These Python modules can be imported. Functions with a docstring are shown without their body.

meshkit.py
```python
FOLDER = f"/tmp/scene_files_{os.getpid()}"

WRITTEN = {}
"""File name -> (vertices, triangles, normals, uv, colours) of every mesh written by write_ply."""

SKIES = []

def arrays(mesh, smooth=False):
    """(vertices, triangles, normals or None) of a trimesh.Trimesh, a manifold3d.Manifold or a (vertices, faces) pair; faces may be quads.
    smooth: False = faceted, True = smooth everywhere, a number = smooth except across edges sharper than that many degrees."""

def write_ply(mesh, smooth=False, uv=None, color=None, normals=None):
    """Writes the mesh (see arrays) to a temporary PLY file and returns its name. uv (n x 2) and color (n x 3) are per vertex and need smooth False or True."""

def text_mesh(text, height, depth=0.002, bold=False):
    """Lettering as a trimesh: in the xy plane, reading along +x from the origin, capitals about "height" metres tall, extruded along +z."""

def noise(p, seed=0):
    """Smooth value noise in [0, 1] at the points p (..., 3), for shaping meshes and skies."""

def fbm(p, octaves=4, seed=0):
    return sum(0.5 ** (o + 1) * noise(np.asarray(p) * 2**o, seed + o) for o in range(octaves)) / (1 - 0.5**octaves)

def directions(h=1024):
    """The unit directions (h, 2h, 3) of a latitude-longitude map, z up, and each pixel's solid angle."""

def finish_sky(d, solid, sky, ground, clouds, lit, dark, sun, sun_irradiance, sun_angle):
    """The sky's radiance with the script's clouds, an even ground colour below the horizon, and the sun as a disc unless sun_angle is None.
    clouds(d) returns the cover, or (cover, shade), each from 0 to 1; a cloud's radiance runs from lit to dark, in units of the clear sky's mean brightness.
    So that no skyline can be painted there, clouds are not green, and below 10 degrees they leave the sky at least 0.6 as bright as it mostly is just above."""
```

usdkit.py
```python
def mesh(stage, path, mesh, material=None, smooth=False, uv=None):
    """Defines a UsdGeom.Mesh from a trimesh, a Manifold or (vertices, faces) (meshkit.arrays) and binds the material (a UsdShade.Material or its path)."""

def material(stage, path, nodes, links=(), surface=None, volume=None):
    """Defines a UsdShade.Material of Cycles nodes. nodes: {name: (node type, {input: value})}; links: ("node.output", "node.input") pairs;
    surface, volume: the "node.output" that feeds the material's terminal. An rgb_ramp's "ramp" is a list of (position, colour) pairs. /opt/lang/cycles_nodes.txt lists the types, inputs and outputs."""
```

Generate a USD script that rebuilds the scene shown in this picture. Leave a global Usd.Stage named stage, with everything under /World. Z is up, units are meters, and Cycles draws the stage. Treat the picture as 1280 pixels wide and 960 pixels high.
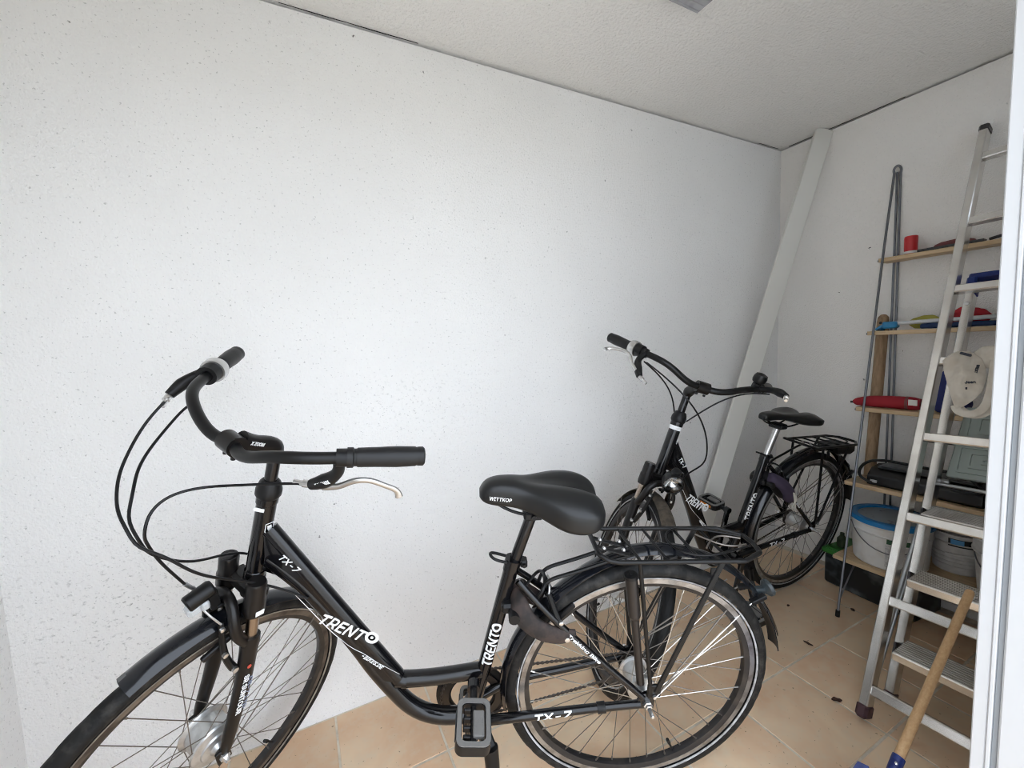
import math
import numpy as np
import trimesh
import shapely
from shapely.geometry import Polygon, Point, LineString
from scipy.interpolate import CubicSpline
import meshkit
import usdkit
from pxr import Gf, Sdf, Usd, UsdGeom, UsdLux, UsdShade, Vt

stage = Usd.Stage.CreateInMemory()
UsdGeom.SetStageUpAxis(stage, "Z")
UsdGeom.SetStageMetersPerUnit(stage, 1.0)
UsdGeom.Xform.Define(stage, "/World")
UsdGeom.Scope.Define(stage, "/World/Looks")

# ------------------------------------------------------------------ camera, daylight, exposure
CAM = np.array([0.0, 0.0, 1.24])
M = np.array([[0.89149161, -0.07357001, 0.44702367],
              [-0.45140067, -0.06045478, 0.89027111],
              [-0.03847253, -0.99545601, -0.08710448]])      # columns: right, down, forward
cam = UsdGeom.Camera.Define(stage, "/World/camera")
R4 = np.eye(4)
R4[0, :3], R4[1, :3], R4[2, :3], R4[3, :3] = M[:, 0], -M[:, 1], -M[:, 2], CAM
cam.AddTransformOp().Set(Gf.Matrix4d(*R4.ravel().tolist()))
cam.CreateHorizontalApertureAttr(36.0)
cam.CreateFocalLengthAttr(36.0 * 523.0 / 1280.0)
cam.CreateClippingRangeAttr(Gf.Vec2f(0.03, 500.0))
cam.CreateExposureAttr(0.20)

sky = UsdLux.DomeLight.Define(stage, "/World/sky_light")     # even overcast sky outside the open door
sky.CreateIntensityAttr(1.0)
sky.CreateColorAttr(Gf.Vec3f(0.86, 0.94, 1.06))

# ------------------------------------------------------------------ helpers: prims
USED = {}


def path_for(parent, name):
    base = f"{parent}/{name}"
    k = USED.get(base, -1) + 1
    USED[base] = k
    return base if k == 0 else f"{base}_{k:03d}"


def keys(prim, label=None, category=None, group=None, kind=None):
    for k, v in (("label", label), ("category", category), ("group", group), ("kind", kind)):
        if v:
            prim.SetCustomDataByKey(k, v)
    return prim


def add(parent, name, mesh, mat, smooth=35, label=None, kind=None):
    """One Mesh prim under parent; a repeated name takes the next number."""
    p = path_for(parent, name)
    m = usdkit.mesh(stage, p, mesh, MAT[mat], smooth=smooth)
    keys(m.GetPrim(), label=label, kind=kind)
    return p


def group_prim(parent, name, label=None):
    p = path_for(parent, name)
    x = UsdGeom.Xform.Define(stage, p)
    keys(x.GetPrim(), label=label)
    return p


def thing(name, label, category, loc=(0, 0, 0), group=None, mat4=None):
    p = path_for("/World", name)
    x = UsdGeom.Xform.Define(stage, p)
    if mat4 is not None:
        x.AddTransformOp().Set(Gf.Matrix4d(*np.asarray(mat4, float).ravel().tolist()))
    else:
        x.AddTranslateOp().Set(Gf.Vec3d(*map(float, loc)))
    keys(x.GetPrim(), label, category, group)
    return p


def struct(name, mesh, mat, smooth=False, label=None):
    p = path_for("/World", name)
    m = usdkit.mesh(stage, p, mesh, MAT[mat], smooth=smooth)
    keys(m.GetPrim(), label=label, kind="structure")
    return p


# ------------------------------------------------------------------ helpers: meshes
def cat(*ms):
    return trimesh.util.concatenate([m for m in ms])


def unit(v):
    v = np.asarray(v, float)
    return v / np.linalg.norm(v)


def spline(pts, n=24, closed=False):
    p = np.asarray(pts, float)
    if closed:
        p = np.vstack([p, p[:1]])
    t = np.r_[0, np.cumsum(np.linalg.norm(np.diff(p, axis=0), axis=1))]
    cs = CubicSpline(t, p, bc_type="periodic" if closed else "natural")
    q = cs(np.linspace(0, t[-1], n + (1 if closed else 0)))
    return q[:-1] if closed else q


def tube(pts, r, n=10, closed=False, caps=True, up=None, ratio=1.0):
    """Sweep along a polyline. r: radius (or one per point); ratio: second half-axis / first, the second along 'up'."""
    p = np.asarray(pts, float)
    N = len(p)
    if closed:
        t = np.roll(p, -1, 0) - np.roll(p, 1, 0)
    else:
        t = np.gradient(p, axis=0)
    t /= np.linalg.norm(t, axis=1, keepdims=True) + 1e-12
    a = np.zeros_like(p)
    if up is not None:
        u = np.asarray(up, float)
        u = np.broadcast_to(u, p.shape)
        b = u - t * (u * t).sum(1, keepdims=True)
        b /= np.linalg.norm(b, axis=1, keepdims=True) + 1e-12
        a = np.cross(b, t)
    else:
        ref = np.array([0, 0, 1.0]) if abs(t[0, 2]) < 0.9 else np.array([0, 1.0, 0])
        a[0] = unit(np.cross(t[0], ref))
        for i in range(1, N):
            v = a[i - 1] - t[i] * (a[i - 1] @ t[i])
            a[i] = v / (np.linalg.norm(v) + 1e-12)
        b = np.cross(t, a)
    r = np.broadcast_to(np.asarray(r, float), (N,))[:, None, None]
    ang = np.arange(n) * 2 * np.pi / n
    v = p[:, None] + r * (np.cos(ang)[None, :, None] * a[:, None] + ratio * np.sin(ang)[None, :, None] * b[:, None])
    v = v.reshape(-1, 3)
    f = []
    for i in range(N if closed else N - 1):
        i2 = (i + 1) % N
        for j in range(n):
            j2 = (j + 1) % n
            q = (i * n + j, i * n + j2, i2 * n + j2, i2 * n + j)
            f += [(q[0], q[1], q[2]), (q[0], q[2], q[3])]
    if caps and not closed:
        c0, c1 = len(v), len(v) + 1
        v = np.vstack([v, p[:1], p[-1:]])
        for j in range(n):
            j2 = (j + 1) % n
            f += [(c0, j2, j), (c1, (N - 1) * n + j, (N - 1) * n + j2)]
    return trimesh.Trimesh(v, f, process=False)


def rod(a, b, r, n=10, r2=None):
    return tube([a, b], [r, r if r2 is None else r2], n)


def box(c, s, bev=0.002, rot=None):
    """Chamfered box: centre, full sizes, chamfer, optional 3x3 rotation (columns = its axes)."""
    h = np.asarray(s, float) / 2
    bev = min(bev, h.min() * 0.45)
    pts = []
    for sx in (-1, 1):
        for sy in (-1, 1):
            for sz in (-1, 1):
                for k in range(3):
                    q = h - bev
                    q = q.copy()
                    q[k] = h[k]
                    pts.append(q * (sx, sy, sz))
    m = trimesh.Trimesh(np.array(pts), process=False).convex_hull if bev > 0 else trimesh.creation.box(2 * h)
    v = np.array(m.vertices)
    if rot is not None:
        v = v @ np.asarray(rot, float).T
    return trimesh.Trimesh(v + np.asarray(c, float), m.faces, process=False)


def beam(a, b, w, h, up=(0, 0, 1), bev=0.002):
    """Box from a to b; h across it along 'up', w across the other way."""
    a, b = np.asarray(a, float), np.asarray(b, float)
    x = unit(b - a)
    z = np.asarray(up, float) - x * (np.asarray(up, float) @ x)
    z = unit(z)
    y = np.cross(z, x)
    return box((a + b) / 2, (np.linalg.norm(b - a), w, h), bev, np.stack([x, y, z], 1))


def basis(zdir, hint=None):
    z = unit(zdir)
    h = np.array([1.0, 0, 0]) if hint is None else np.asarray(hint, float)
    if abs(h @ z) > 0.95:
        h = np.array([0, 1.0, 0])
    x = unit(h - z * (h @ z))
    return np.stack([x, np.cross(z, x), z], 1)


def lathe(profile, n=32, origin=(0, 0, 0), axis=(0, 0, 1)):
    """profile: (radius, height) pairs, turned about the axis through origin."""
    pr = np.asarray(profile, float)
    ang = np.arange(n) * 2 * np.pi / n
    v = np.stack([pr[:, None, 0] * np.cos(ang), pr[:, None, 0] * np.sin(ang), np.broadcast_to(pr[:, None, 1], (len(pr), n))], -1).reshape(-1, 3)
    f = []
    for i in range(len(pr) - 1):
        for j in range(n):
            j2 = (j + 1) % n
            a, b, c, d = i * n + j, i * n + j2, (i + 1) * n + j2, (i + 1) * n + j
            if pr[i, 0] > 1e-9:
                f.append((a, b, c))
            if pr[i + 1, 0] > 1e-9:
                f.append((a, c, d))
    m = trimesh.Trimesh(v @ basis(axis).T + np.asarray(origin, float), f, process=False)
    m.merge_vertices(digits_vertex=7)
    return m


def extrude(poly, depth, origin=(0, 0, 0), x=(1, 0, 0), y=(0, 1, 0)):
    """A 2D outline in the plane (x, y) at origin, thickened by depth on both sides equally."""
    g = poly if hasattr(poly, "geom_type") else Polygon(poly)
    m = cat(*[trimesh.creation.extrude_polygon(k, depth, engine="earcut") for k in getattr(g, "geoms", [g])])
    x, y = unit(x), np.asarray(y, float)
    y = unit(y - x * (x @ y))
    z = np.cross(x, y)
    v = np.array(m.vertices)
    v[:, 2] -= depth / 2
    return trimesh.Trimesh(v @ np.stack([x, y, z], 0) + np.asarray(origin, float), m.faces, process=False)


def lettering(text, height, origin, x, y, depth=0.0008, bold=True, shear=0.0, width=None, wrap=None):
    """Flat print: letters reading along x, standing along y, facing x cross y. wrap = (offset, radius): bent round a tube along x."""
    m = meshkit.text_mesh(text, height, depth, bold)
    v = np.array(m.vertices)
    if width:
        v[:, 0] *= width / np.ptp(v[:, 0])
    v[:, 0] += shear * v[:, 1]
    x = unit(x)
    y = np.asarray(y, float)
    y = unit(y - x * (x @ y))
    z = np.cross(x, y)
    out = np.asarray(origin, float) + v[:, :1] * x + v[:, 1:2] * y + v[:, 2:] * z
    if wrap:
        off, rad = wrap
        w = v[:, 1] + off
        out = out + z * (np.sqrt(np.maximum(rad ** 2 - w ** 2, (0.3 * rad) ** 2)) - rad)[:, None]
    return trimesh.Trimesh(out, m.faces, process=False)


def rounded_rect(w, h, r, n=6):
    return Polygon([(-w / 2 + r, -h / 2 + r), (w / 2 - r, -h / 2 + r), (w / 2 - r, h / 2 - r), (-w / 2 + r, h / 2 - r)]).buffer(r, quad_segs=n)


def bumpy(m, amp, scale, seed=0):
    """Moves vertices along their normals by smooth noise."""
    v = np.array(m.vertices)
    n = np.array(m.vertex_normals)
    k = meshkit.fbm(v * scale + 7.3, 3, seed) - 0.5
    return trimesh.Trimesh(v + n * (k * 2 * amp)[:, None], m.faces, process=False)


# ------------------------------------------------------------------ materials
MAT = {}


def mat(name, col, rough=0.5, metal=0.0, col2=None, scale=30.0, lo=0.4, hi=0.6, bump=0.0, bscale=200.0, bdist=0.001, coat=0.0, spec=0.5, vary=0.0, detail=3.0, stretch=None, rough2=None):
    """Principled look; col2: a second colour mixed in by noise; bump: fine relief; vary: brightness change from object to object."""
    nodes = {"p": ("principled_bsdf", {"base_color": col, "roughness": rough, "metallic": metal, "coat_weight": coat, "specular_ior_level": spec})}
    links = []
    if col2 is not None or bump:
        nodes["geo"] = ("texture_coordinate", {})
        src = "geo.object"
        if stretch:
            nodes["map"] = ("mapping", {"scale": stretch})
            links.append((src, "map.vector"))
            src = "map.vector"
    if col2 is not None:
        nodes["n"] = ("noise_texture", {"scale": scale, "detail": detail, "roughness": 0.6})
        nodes["r"] = ("map_range", {"from_min": lo, "from_max": hi, "clamp": True})
        nodes["m"] = ("mix_color", {"a": col, "b": col2})
        links += [(src, "n.vector"), ("n.fac", "r.value"), ("r.result", "m.fac")]
        last = "m.result"
        if rough2 is not None:
            nodes["rr"] = ("map_range", {"from_min": lo, "from_max": hi, "to_min": rough, "to_max": rough2, "clamp": True})
            links += [("n.fac", "rr.value"), ("rr.result", "p.roughness")]
    else:
        last = None
    if vary:
        nodes["oi"] = ("object_info", {})
        nodes["vr"] = ("map_range", {"to_min": 1 - vary, "to_max": 1 + vary})
        nodes["h"] = ("hsv", {"color": col})
        links += [("oi.random", "vr.value"), ("vr.result", "h.value")]
        if last:
            links.append((last, "h.color"))
        last = "h.color"
    if last:
        links.append((last, "p.base_color"))
    if bump:
        nodes["bn"] = ("noise_texture", {"scale": bscale, "detail": 3.0})
        nodes["b"] = ("bump", {"strength": bump, "distance": bdist})
        links += [(src, "bn.vector"), ("bn.fac", "b.height"), ("b.normal", "p.normal")]
    MAT[name] = usdkit.material(stage, f"/World/Looks/{name}", nodes, links, surface="p.BSDF")


def plaster(name, col, speck=0.4, scuffs=(), bscale=170.0, bstr=0.55, drops=True):
    """Rough white wall plaster: fine relief, dark pin specks, scattered larger marks and scuffed patches.
    scuffs: (centre, radii) of patches where the grey rub marks gather."""
    nodes = {
        "g": ("geometry", {}),
        "n1": ("noise_texture", {"scale": bscale, "detail": 2.0, "roughness": 0.55}),
        "n2": ("noise_texture", {"scale": 38.0, "detail": 3.0}),
        "nb": ("math", {"math_type": "multiply_add", "value2": 0.5}),
        "b": ("bump", {"strength": bstr, "distance": 0.006}),
        "sp": ("noise_texture", {"scale": 130.0, "detail": 1.5, "roughness": 0.5}),
        "spr": ("map_range", {"from_min": 0.652, "from_max": 0.73, "clamp": True}),
        "warp": ("noise_texture", {"scale": 90.0, "detail": 2.0}),
        "warps": ("vector_math", {"math_type": "multiply_add", "vector2": (0.022, 0.022, 0.022)}),
        "big": ("voronoi_texture", {"scale": 11.0, "randomness": 1.0}),
        "bigr": ("map_range", {"from_min": 0.022, "from_max": 0.055, "to_min": 1.0, "to_max": 0.0, "clamp": True}),
        "gate": ("noise_texture", {"scale": 2.3, "detail": 2.0}),
        "gater": ("map_range", {"from_min": 0.46, "from_max": 0.60, "clamp": True}),
        "bigm": ("math", {"math_type": "multiply"}),
        "spm": ("math", {"math_type": "multiply", "value2": speck}),
        "sum": ("math", {"math_type": "maximum"}),
        "tone": ("noise_texture", {"scale": 1.7, "detail": 3.0}),
        "toner": ("map_range", {"from_min": 0.35, "from_max": 0.7, "to_min": 0.97, "to_max": 1.02}),
        "base": ("hsv", {"color": col}),
        "mx": ("mix_color", {"b": (0.10, 0.095, 0.09)}),
        "p": ("principled_bsdf", {"roughness": 0.9, "specular_ior_level": 0.2}),
    }
    links = [("g.position", "n1.vector"), ("g.position", "n2.vector"), ("g.position", "sp.vector"), ("g.position", "warp.vector"), ("warp.color", "warps.vector1"), ("g.position", "warps.vector3"), ("warps.vector", "big.vector"), ("g.position", "gate.vector"), ("g.position", "tone.vector"),
             ("n2.fac", "nb.value1"), ("n1.fac", "nb.value3"), ("nb.value", "b.height"), ("b.normal", "p.normal"),
             ("sp.fac", "spr.value"), ("spr.result", "spm.value1"), ("big.distance", "bigr.value"), ("gate.fac", "gater.value"), ("bigr.result", "bigm.value1"), ("gater.result", "bigm.value2"),
             ("spm.value", "sum.value1"), ("bigm.value" if drops else "spm.value", "sum.value2"), ("tone.fac", "toner.value"), ("toner.result", "base.value"), ("base.color", "mx.a")]
    last = "sum.value"
    for i, (c, rad, amount) in enumerate(scuffs):
        nodes[f"mp{i}"] = ("mapping", {"location": tuple(-np.array(c) / rad), "scale": tuple(1 / np.array(rad))})
        nodes[f"gr{i}"] = ("gradient_texture", {"gradient_type": "spherical"})
        nodes[f"mq{i}"] = ("mapping", {"scale": (1.0, 1.0, 1.25)})
        nodes[f"sn{i}"] = ("noise_texture", {"scale": 75.0, "detail": 4.0, "roughness": 0.6})
        nodes[f"sr{i}"] = ("map_range", {"from_min": 0.58, "from_max": 0.74, "clamp": True})
        nodes[f"sm{i}"] = ("math", {"math_type": "multiply"})
        nodes[f"sa{i}"] = ("math", {"math_type": "multiply", "value2": amount})
        nodes[f"sx{i}"] = ("math", {"math_type": "maximum"})
        links += [("g.position", f"mp{i}.vector"), (f"mp{i}.vector", f"gr{i}.vector"), ("g.position", f"mq{i}.vector"), (f"mq{i}.vector", f"sn{i}.vector"), (f"sn{i}.fac", f"sr{i}.value"),
                  (f"gr{i}.fac", f"sm{i}.value1"), (f"sr{i}.result", f"sm{i}.value2"), (f"sm{i}.value", f"sa{i}.value1"), (last, f"sx{i}.value1"), (f"sa{i}.value", f"sx{i}.value2")]
        last = f"sx{i}.value"
    links += [(last, "mx.fac"), ("mx.result", "p.base_color")]
    MAT[name] = usdkit.material(stage, f"/World/Looks/{name}", nodes, links, surface="p.BSDF")


plaster("plaster_wall", (0.905, 0.90, 0.885), 0.34,
        scuffs=[((-0.45, 1.49, 0.55), (0.45, 0.3, 0.35), 0.75), ((0.40, 1.49, 1.05), (0.38, 0.3, 0.16), 0.55), ((1.45, 1.49, 0.95), (0.3, 0.3, 0.3), 0.45), ((-0.25, 1.49, 0.35), (0.3, 0.3, 0.2), 0.55)])
plaster("plaster_side", (0.91, 0.885, 0.845), 0.10)
plaster("plaster_ceiling", (0.86, 0.845, 0.815), 0.12, bscale=90.0, bstr=0.9)
_n = {"t": ("transparent_bsdf", {"color": (0.96, 0.97, 0.97)}), "g": ("glossy_bsdf", {"roughness": 0.02}), "f": ("fresnel", {"IOR": 1.5}), "m": ("mix_closure", {})}
MAT["window_glass"] = usdkit.material(stage, "/World/Looks/window_glass", _n, [("f.fac", "m.fac"), ("t.BSDF", "m.closure1"), ("g.BSDF", "m.closure2")], surface="m.closure")
mat("grout", (0.74, 0.66, 0.54), 0.95, col2=(0.58, 0.50, 0.40), scale=20, bump=0.5, bscale=150)


def tile_material():
    nodes = {
        "g": ("geometry", {}), "oi": ("object_info", {}),
        "off": ("vector_math", {"math_type": "scale", "vector1": (7.0, 13.0, 3.0)}),
        "add": ("vector_math", {"math_type": "add"}),
        "n1": ("noise_texture", {"scale": 5.0, "detail": 4.0, "roughness": 0.55, "distortion": 0.4}),
        "r1": ("map_range", {"from_min": 0.36, "from_max": 0.66, "clamp": True}),
        "m1": ("mix_color", {"a": (0.80, 0.605, 0.405), "b": (0.71, 0.47, 0.295)}),
        "n2": ("noise_texture", {"scale": 26.0, "detail": 4.0, "roughness": 0.65}),
        "r2": ("map_range", {"from_min": 0.46, "from_max": 0.72, "clamp": True, "to_max": 0.55}),
        "m2": ("mix_color", {"b": (0.72, 0.60, 0.44)}),
        "n3": ("noise_texture", {"scale": 90.0, "detail": 2.0}),
        "r3": ("map_range", {"from_min": 0.70, "from_max": 0.76, "clamp": True, "to_max": 0.75}),
        "m3": ("mix_color", {"b": (0.13, 0.075, 0.045)}),
        "vr": ("map_range", {"to_min": 0.93, "to_max": 1.07}),
        "h": ("hsv", {}),
        "b": ("bump", {"strength": 0.12, "distance": 0.002}),
        "p": ("principled_bsdf", {"roughness": 0.42, "specular_ior_level": 0.35}),
    }
    links = [("oi.random", "off.scale"), ("off.vector", "add.vector2"), ("g.position", "add.vector1"), ("add.vector", "n1.vector"), ("add.vector", "n2.vector"), ("g.position", "n3.vector"),
             ("n1.fac", "r1.value"), ("r1.result", "m1.fac"), ("m1.result", "m2.a"), ("n2.fac", "r2.value"), ("r2.result", "m2.fac"), ("m2.result", "m3.a"), ("n3.fac", "r3.value"), ("r3.result", "m3.fac"),
             ("oi.random", "vr.value"), ("vr.result", "h.value"), ("m3.result", "h.color"), ("h.color", "p.base_color"), ("n2.fac", "b.height"), ("b.normal", "p.normal")]
    MAT["terracotta_tile"] = usdkit.material(stage, "/World/Looks/terracotta_tile", nodes, links, surface="p.BSDF")


tile_material()
mat("terrace", (0.74, 0.69, 0.61), 0.9)
mat("facade", (0.90, 0.895, 0.88), 0.9)
mat("white_pvc", (0.60, 0.61, 0.62), 0.35)
mat("door_gasket", (0.28, 0.30, 0.32), 0.6)
mat("dark_gap", (0.03, 0.03, 0.03), 0.9)
mat("black_paint", (0.004, 0.004, 0.005), 0.13, coat=0.25, spec=0.35)
mat("black_bar", (0.006, 0.006, 0.0062), 0.36, spec=0.3)
mat("black_fork", (0.007, 0.006, 0.0058), 0.30, spec=0.35)
mat("black_plastic", (0.007, 0.007, 0.0075), 0.42, spec=0.3, bump=0.1, bscale=300)
mat("fender_black", (0.005, 0.006, 0.009), 0.13, coat=0.25, spec=0.4)
mat("rubber_grip", (0.010, 0.010, 0.0105), 0.42, spec=0.35, bump=0.3, bscale=500, bdist=0.0006)
mat("tire_rubber", (0.009, 0.009, 0.009), 0.6, spec=0.25, col2=(0.035, 0.033, 0.030), scale=38, lo=0.5, hi=0.72, bump=0.35, bscale=160, bdist=0.002)
mat("tire_clean", (0.006, 0.006, 0.006), 0.6, spec=0.25, bump=0.3, bscale=160, bdist=0.002)
mat("stripe_grey", (0.42, 0.43, 0.44), 0.4, col2=(0.25, 0.25, 0.25), scale=40)
mat("stripe_tan", (0.30, 0.27, 0.22), 0.5, col2=(0.17, 0.15, 0.13), scale=30)
mat("rim_alloy", (0.50, 0.50, 0.50), 0.30, metal=0.9, col2=(0.30, 0.29, 0.28), scale=25)
mat("rim_black", (0.016, 0.015, 0.015), 0.35, col2=(0.05, 0.04, 0.033), scale=18, lo=0.5, hi=0.75)
mat("rim_brown", (0.17, 0.14, 0.11), 0.4, metal=0.4, col2=(0.05, 0.04, 0.035), scale=14)
mat("spoke_steel", (0.72, 0.70, 0.66), 0.28, metal=0.95)
mat("spoke_dull", (0.20, 0.18, 0.16), 0.42, metal=0.8)
mat("hub_alloy", (0.62, 0.63, 0.63), 0.34, metal=0.75, col2=(0.42, 0.42, 0.41), scale=30, lo=0.45, hi=0.75)
mat("chrome", (0.80, 0.80, 0.80), 0.16, metal=1.0)
mat("satin_alloy", (0.60, 0.60, 0.59), 0.28, metal=0.95)
mat("saddle_vinyl", (0.009, 0.0095, 0.010), 0.34, spec=0.4, bump=0.12, bscale=900, bdist=0.0006)
mat("white_print", (0.82, 0.83, 0.83), 0.5)
mat("blue_grey_print", (0.27, 0.31, 0.42), 0.5)
mat("red_print", (0.55, 0.08, 0.05), 0.5)
mat("lock_dusty", (0.040, 0.026, 0.022), 0.75, col2=(0.012, 0.009, 0.008), scale=26, lo=0.42, hi=0.6, bump=0.4, bscale=120)
mat("chain_oil", (0.060, 0.050, 0.042), 0.4, metal=0.7)
mat("scuff_grey", (0.11, 0.11, 0.11), 0.7)
mat("pedal_grip", (0.17, 0.165, 0.155), 0.9, bump=0.8, bscale=350, bdist=0.001)
mat("lens_clear", (0.50, 0.52, 0.53), 0.12)
mat("reflector_grey", (0.022, 0.030, 0.034), 0.35)
mat("reflector_orange", (0.60, 0.20, 0.02), 0.25)
mat("bolt_steel", (0.70, 0.70, 0.69), 0.25, metal=0.9)
mat("rust_dirt", (0.075, 0.058, 0.040), 0.85, col2=(0.035, 0.028, 0.02), scale=40, bump=0.5, bscale=120)
mat("purple_cloth", (0.045, 0.033, 0.060), 0.9, bump=0.4, bscale=400)
mat("cord_white", (0.55, 0.53, 0.47), 0.9)
mat("strut_brown", (0.014, 0.011, 0.010), 0.38)
mat("aluminium", (0.88, 0.87, 0.85), 0.22, metal=1.0, col2=(0.76, 0.74, 0.71), scale=9, bump=0.05, bscale=60)
mat("aluminium_tread", (0.50, 0.49, 0.47), 0.45, metal=0.5, col2=(0.38, 0.36, 0.33), scale=9)
mat("grey_tube", (0.42, 0.43, 0.43), 0.35, metal=0.7)
mat("ladder_foot", (0.050, 0.020, 0.026), 0.6)
mat("ladder_blue", (0.010, 0.030, 0.18), 0.45)
mat("wood_shelf", (0.62, 0.46, 0.28), 0.55, col2=(0.52, 0.37, 0.21), scale=14, stretch=(6.0, 0.7, 6.0), detail=4)
mat("wood_handle", (0.53, 0.34, 0.175), 0.45, col2=(0.47, 0.285, 0.135), scale=70, stretch=(1.0, 3.0, 2.0))
mat("wood_pole", (0.36, 0.24, 0.14), 0.7, col2=(0.26, 0.165, 0.09), scale=18, stretch=(5.0, 5.0, 0.6))
mat("white_lacquer", (0.72, 0.71, 0.66), 0.45)
mat("galvanised", (0.16, 0.165, 0.18), 0.4, metal=0.6)
mat("bucket_white", (0.70, 0.70, 0.68), 0.4, col2=(0.60, 0.57, 0.52), scale=14, lo=0.5, hi=0.75)
mat("bucket_grey", (0.62, 0.61, 0.59), 0.5, col2=(0.52, 0.51, 0.49), scale=30)
mat("lid_blue", (0.010, 0.17, 0.42), 0.35)
mat("lid_grey", (0.30, 0.33, 0.35), 0.5, col2=(0.10, 0.10, 0.11), scale=16, lo=0.60, hi=0.70)
mat("label_green", (0.012, 0.07, 0.032), 0.5)
mat("label_grey", (0.45, 0.45, 0.45), 0.6, col2=(0.63, 0.63, 0.62), scale=120)
mat("label_black", (0.02, 0.022, 0.025), 0.5)
mat("label_blue", (0.10, 0.32, 0.60), 0.5)
mat("crate_dark", (0.008, 0.011, 0.014), 0.40, col2=(0.13, 0.15, 0.16), scale=9, lo=0.50, hi=0.72)
mat("crate_green", (0.03, 0.17, 0.025), 0.45)
mat("cup_red", (0.50, 0.018, 0.022), 0.35)
mat("label_white", (0.75, 0.73, 0.68), 0.6)
mat("pouch_brown", (0.17, 0.045, 0.045), 0.7)
mat("magazine_dark", (0.035, 0.033, 0.035), 0.4)
mat("mop_blue", (0.02, 0.20, 0.40), 0.5)
mat("cloth_navy", (0.010, 0.030, 0.09), 0.85, bump=0.4, bscale=250)
mat("cloth_yellow", (0.36, 0.33, 0.06), 0.85)
mat("cloth_red", (0.42, 0.018, 0.03), 0.85, bump=0.3, bscale=250)
mat("cloth_grey", (0.16, 0.17, 0.18), 0.85)
mat("umbrella_red", (0.30, 0.008, 0.018), 0.75, bump=0.3, bscale=200)
mat("bag_blue", (0.012, 0.022, 0.13), 0.7, bump=0.4, bscale=90, bdist=0.004)
mat("canvas", (0.62, 0.57, 0.49), 0.95, col2=(0.55, 0.49, 0.41), scale=20, bump=0.4, bscale=500)
mat("print_dark", (0.04, 0.045, 0.06), 0.8)
mat("plastic_sage", (0.33, 0.38, 0.35), 0.45)
mat("case_black", (0.005, 0.005, 0.0055), 0.24, bump=0.3, bscale=60, bdist=0.003)
mat("tool_blue", (0.006, 0.014, 0.095), 0.4, col2=(0.012, 0.028, 0.15), scale=60)
mat("leaf_brown", (0.055, 0.025, 0.014), 0.8)
mat("lamp_diffuser", (0.40, 0.40, 0.42), 0.25, col2=(0.26, 0.26, 0.28), scale=14)
mat("lamp_frame", (0.36, 0.36, 0.35), 0.5)
mat("bottle_green", (0.018, 0.035, 0.012), 0.4)
mat("caulk", (0.66, 0.64, 0.61), 0.9)

# ------------------------------------------------------------------ the room
X0, X1, Y1, H = -0.716, 2.50, 1.492, 2.29         # left end, right end, long wall, ceiling
YF = 0.2685                                       # inner face of the door wall
SEAM = 0.004

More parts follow.
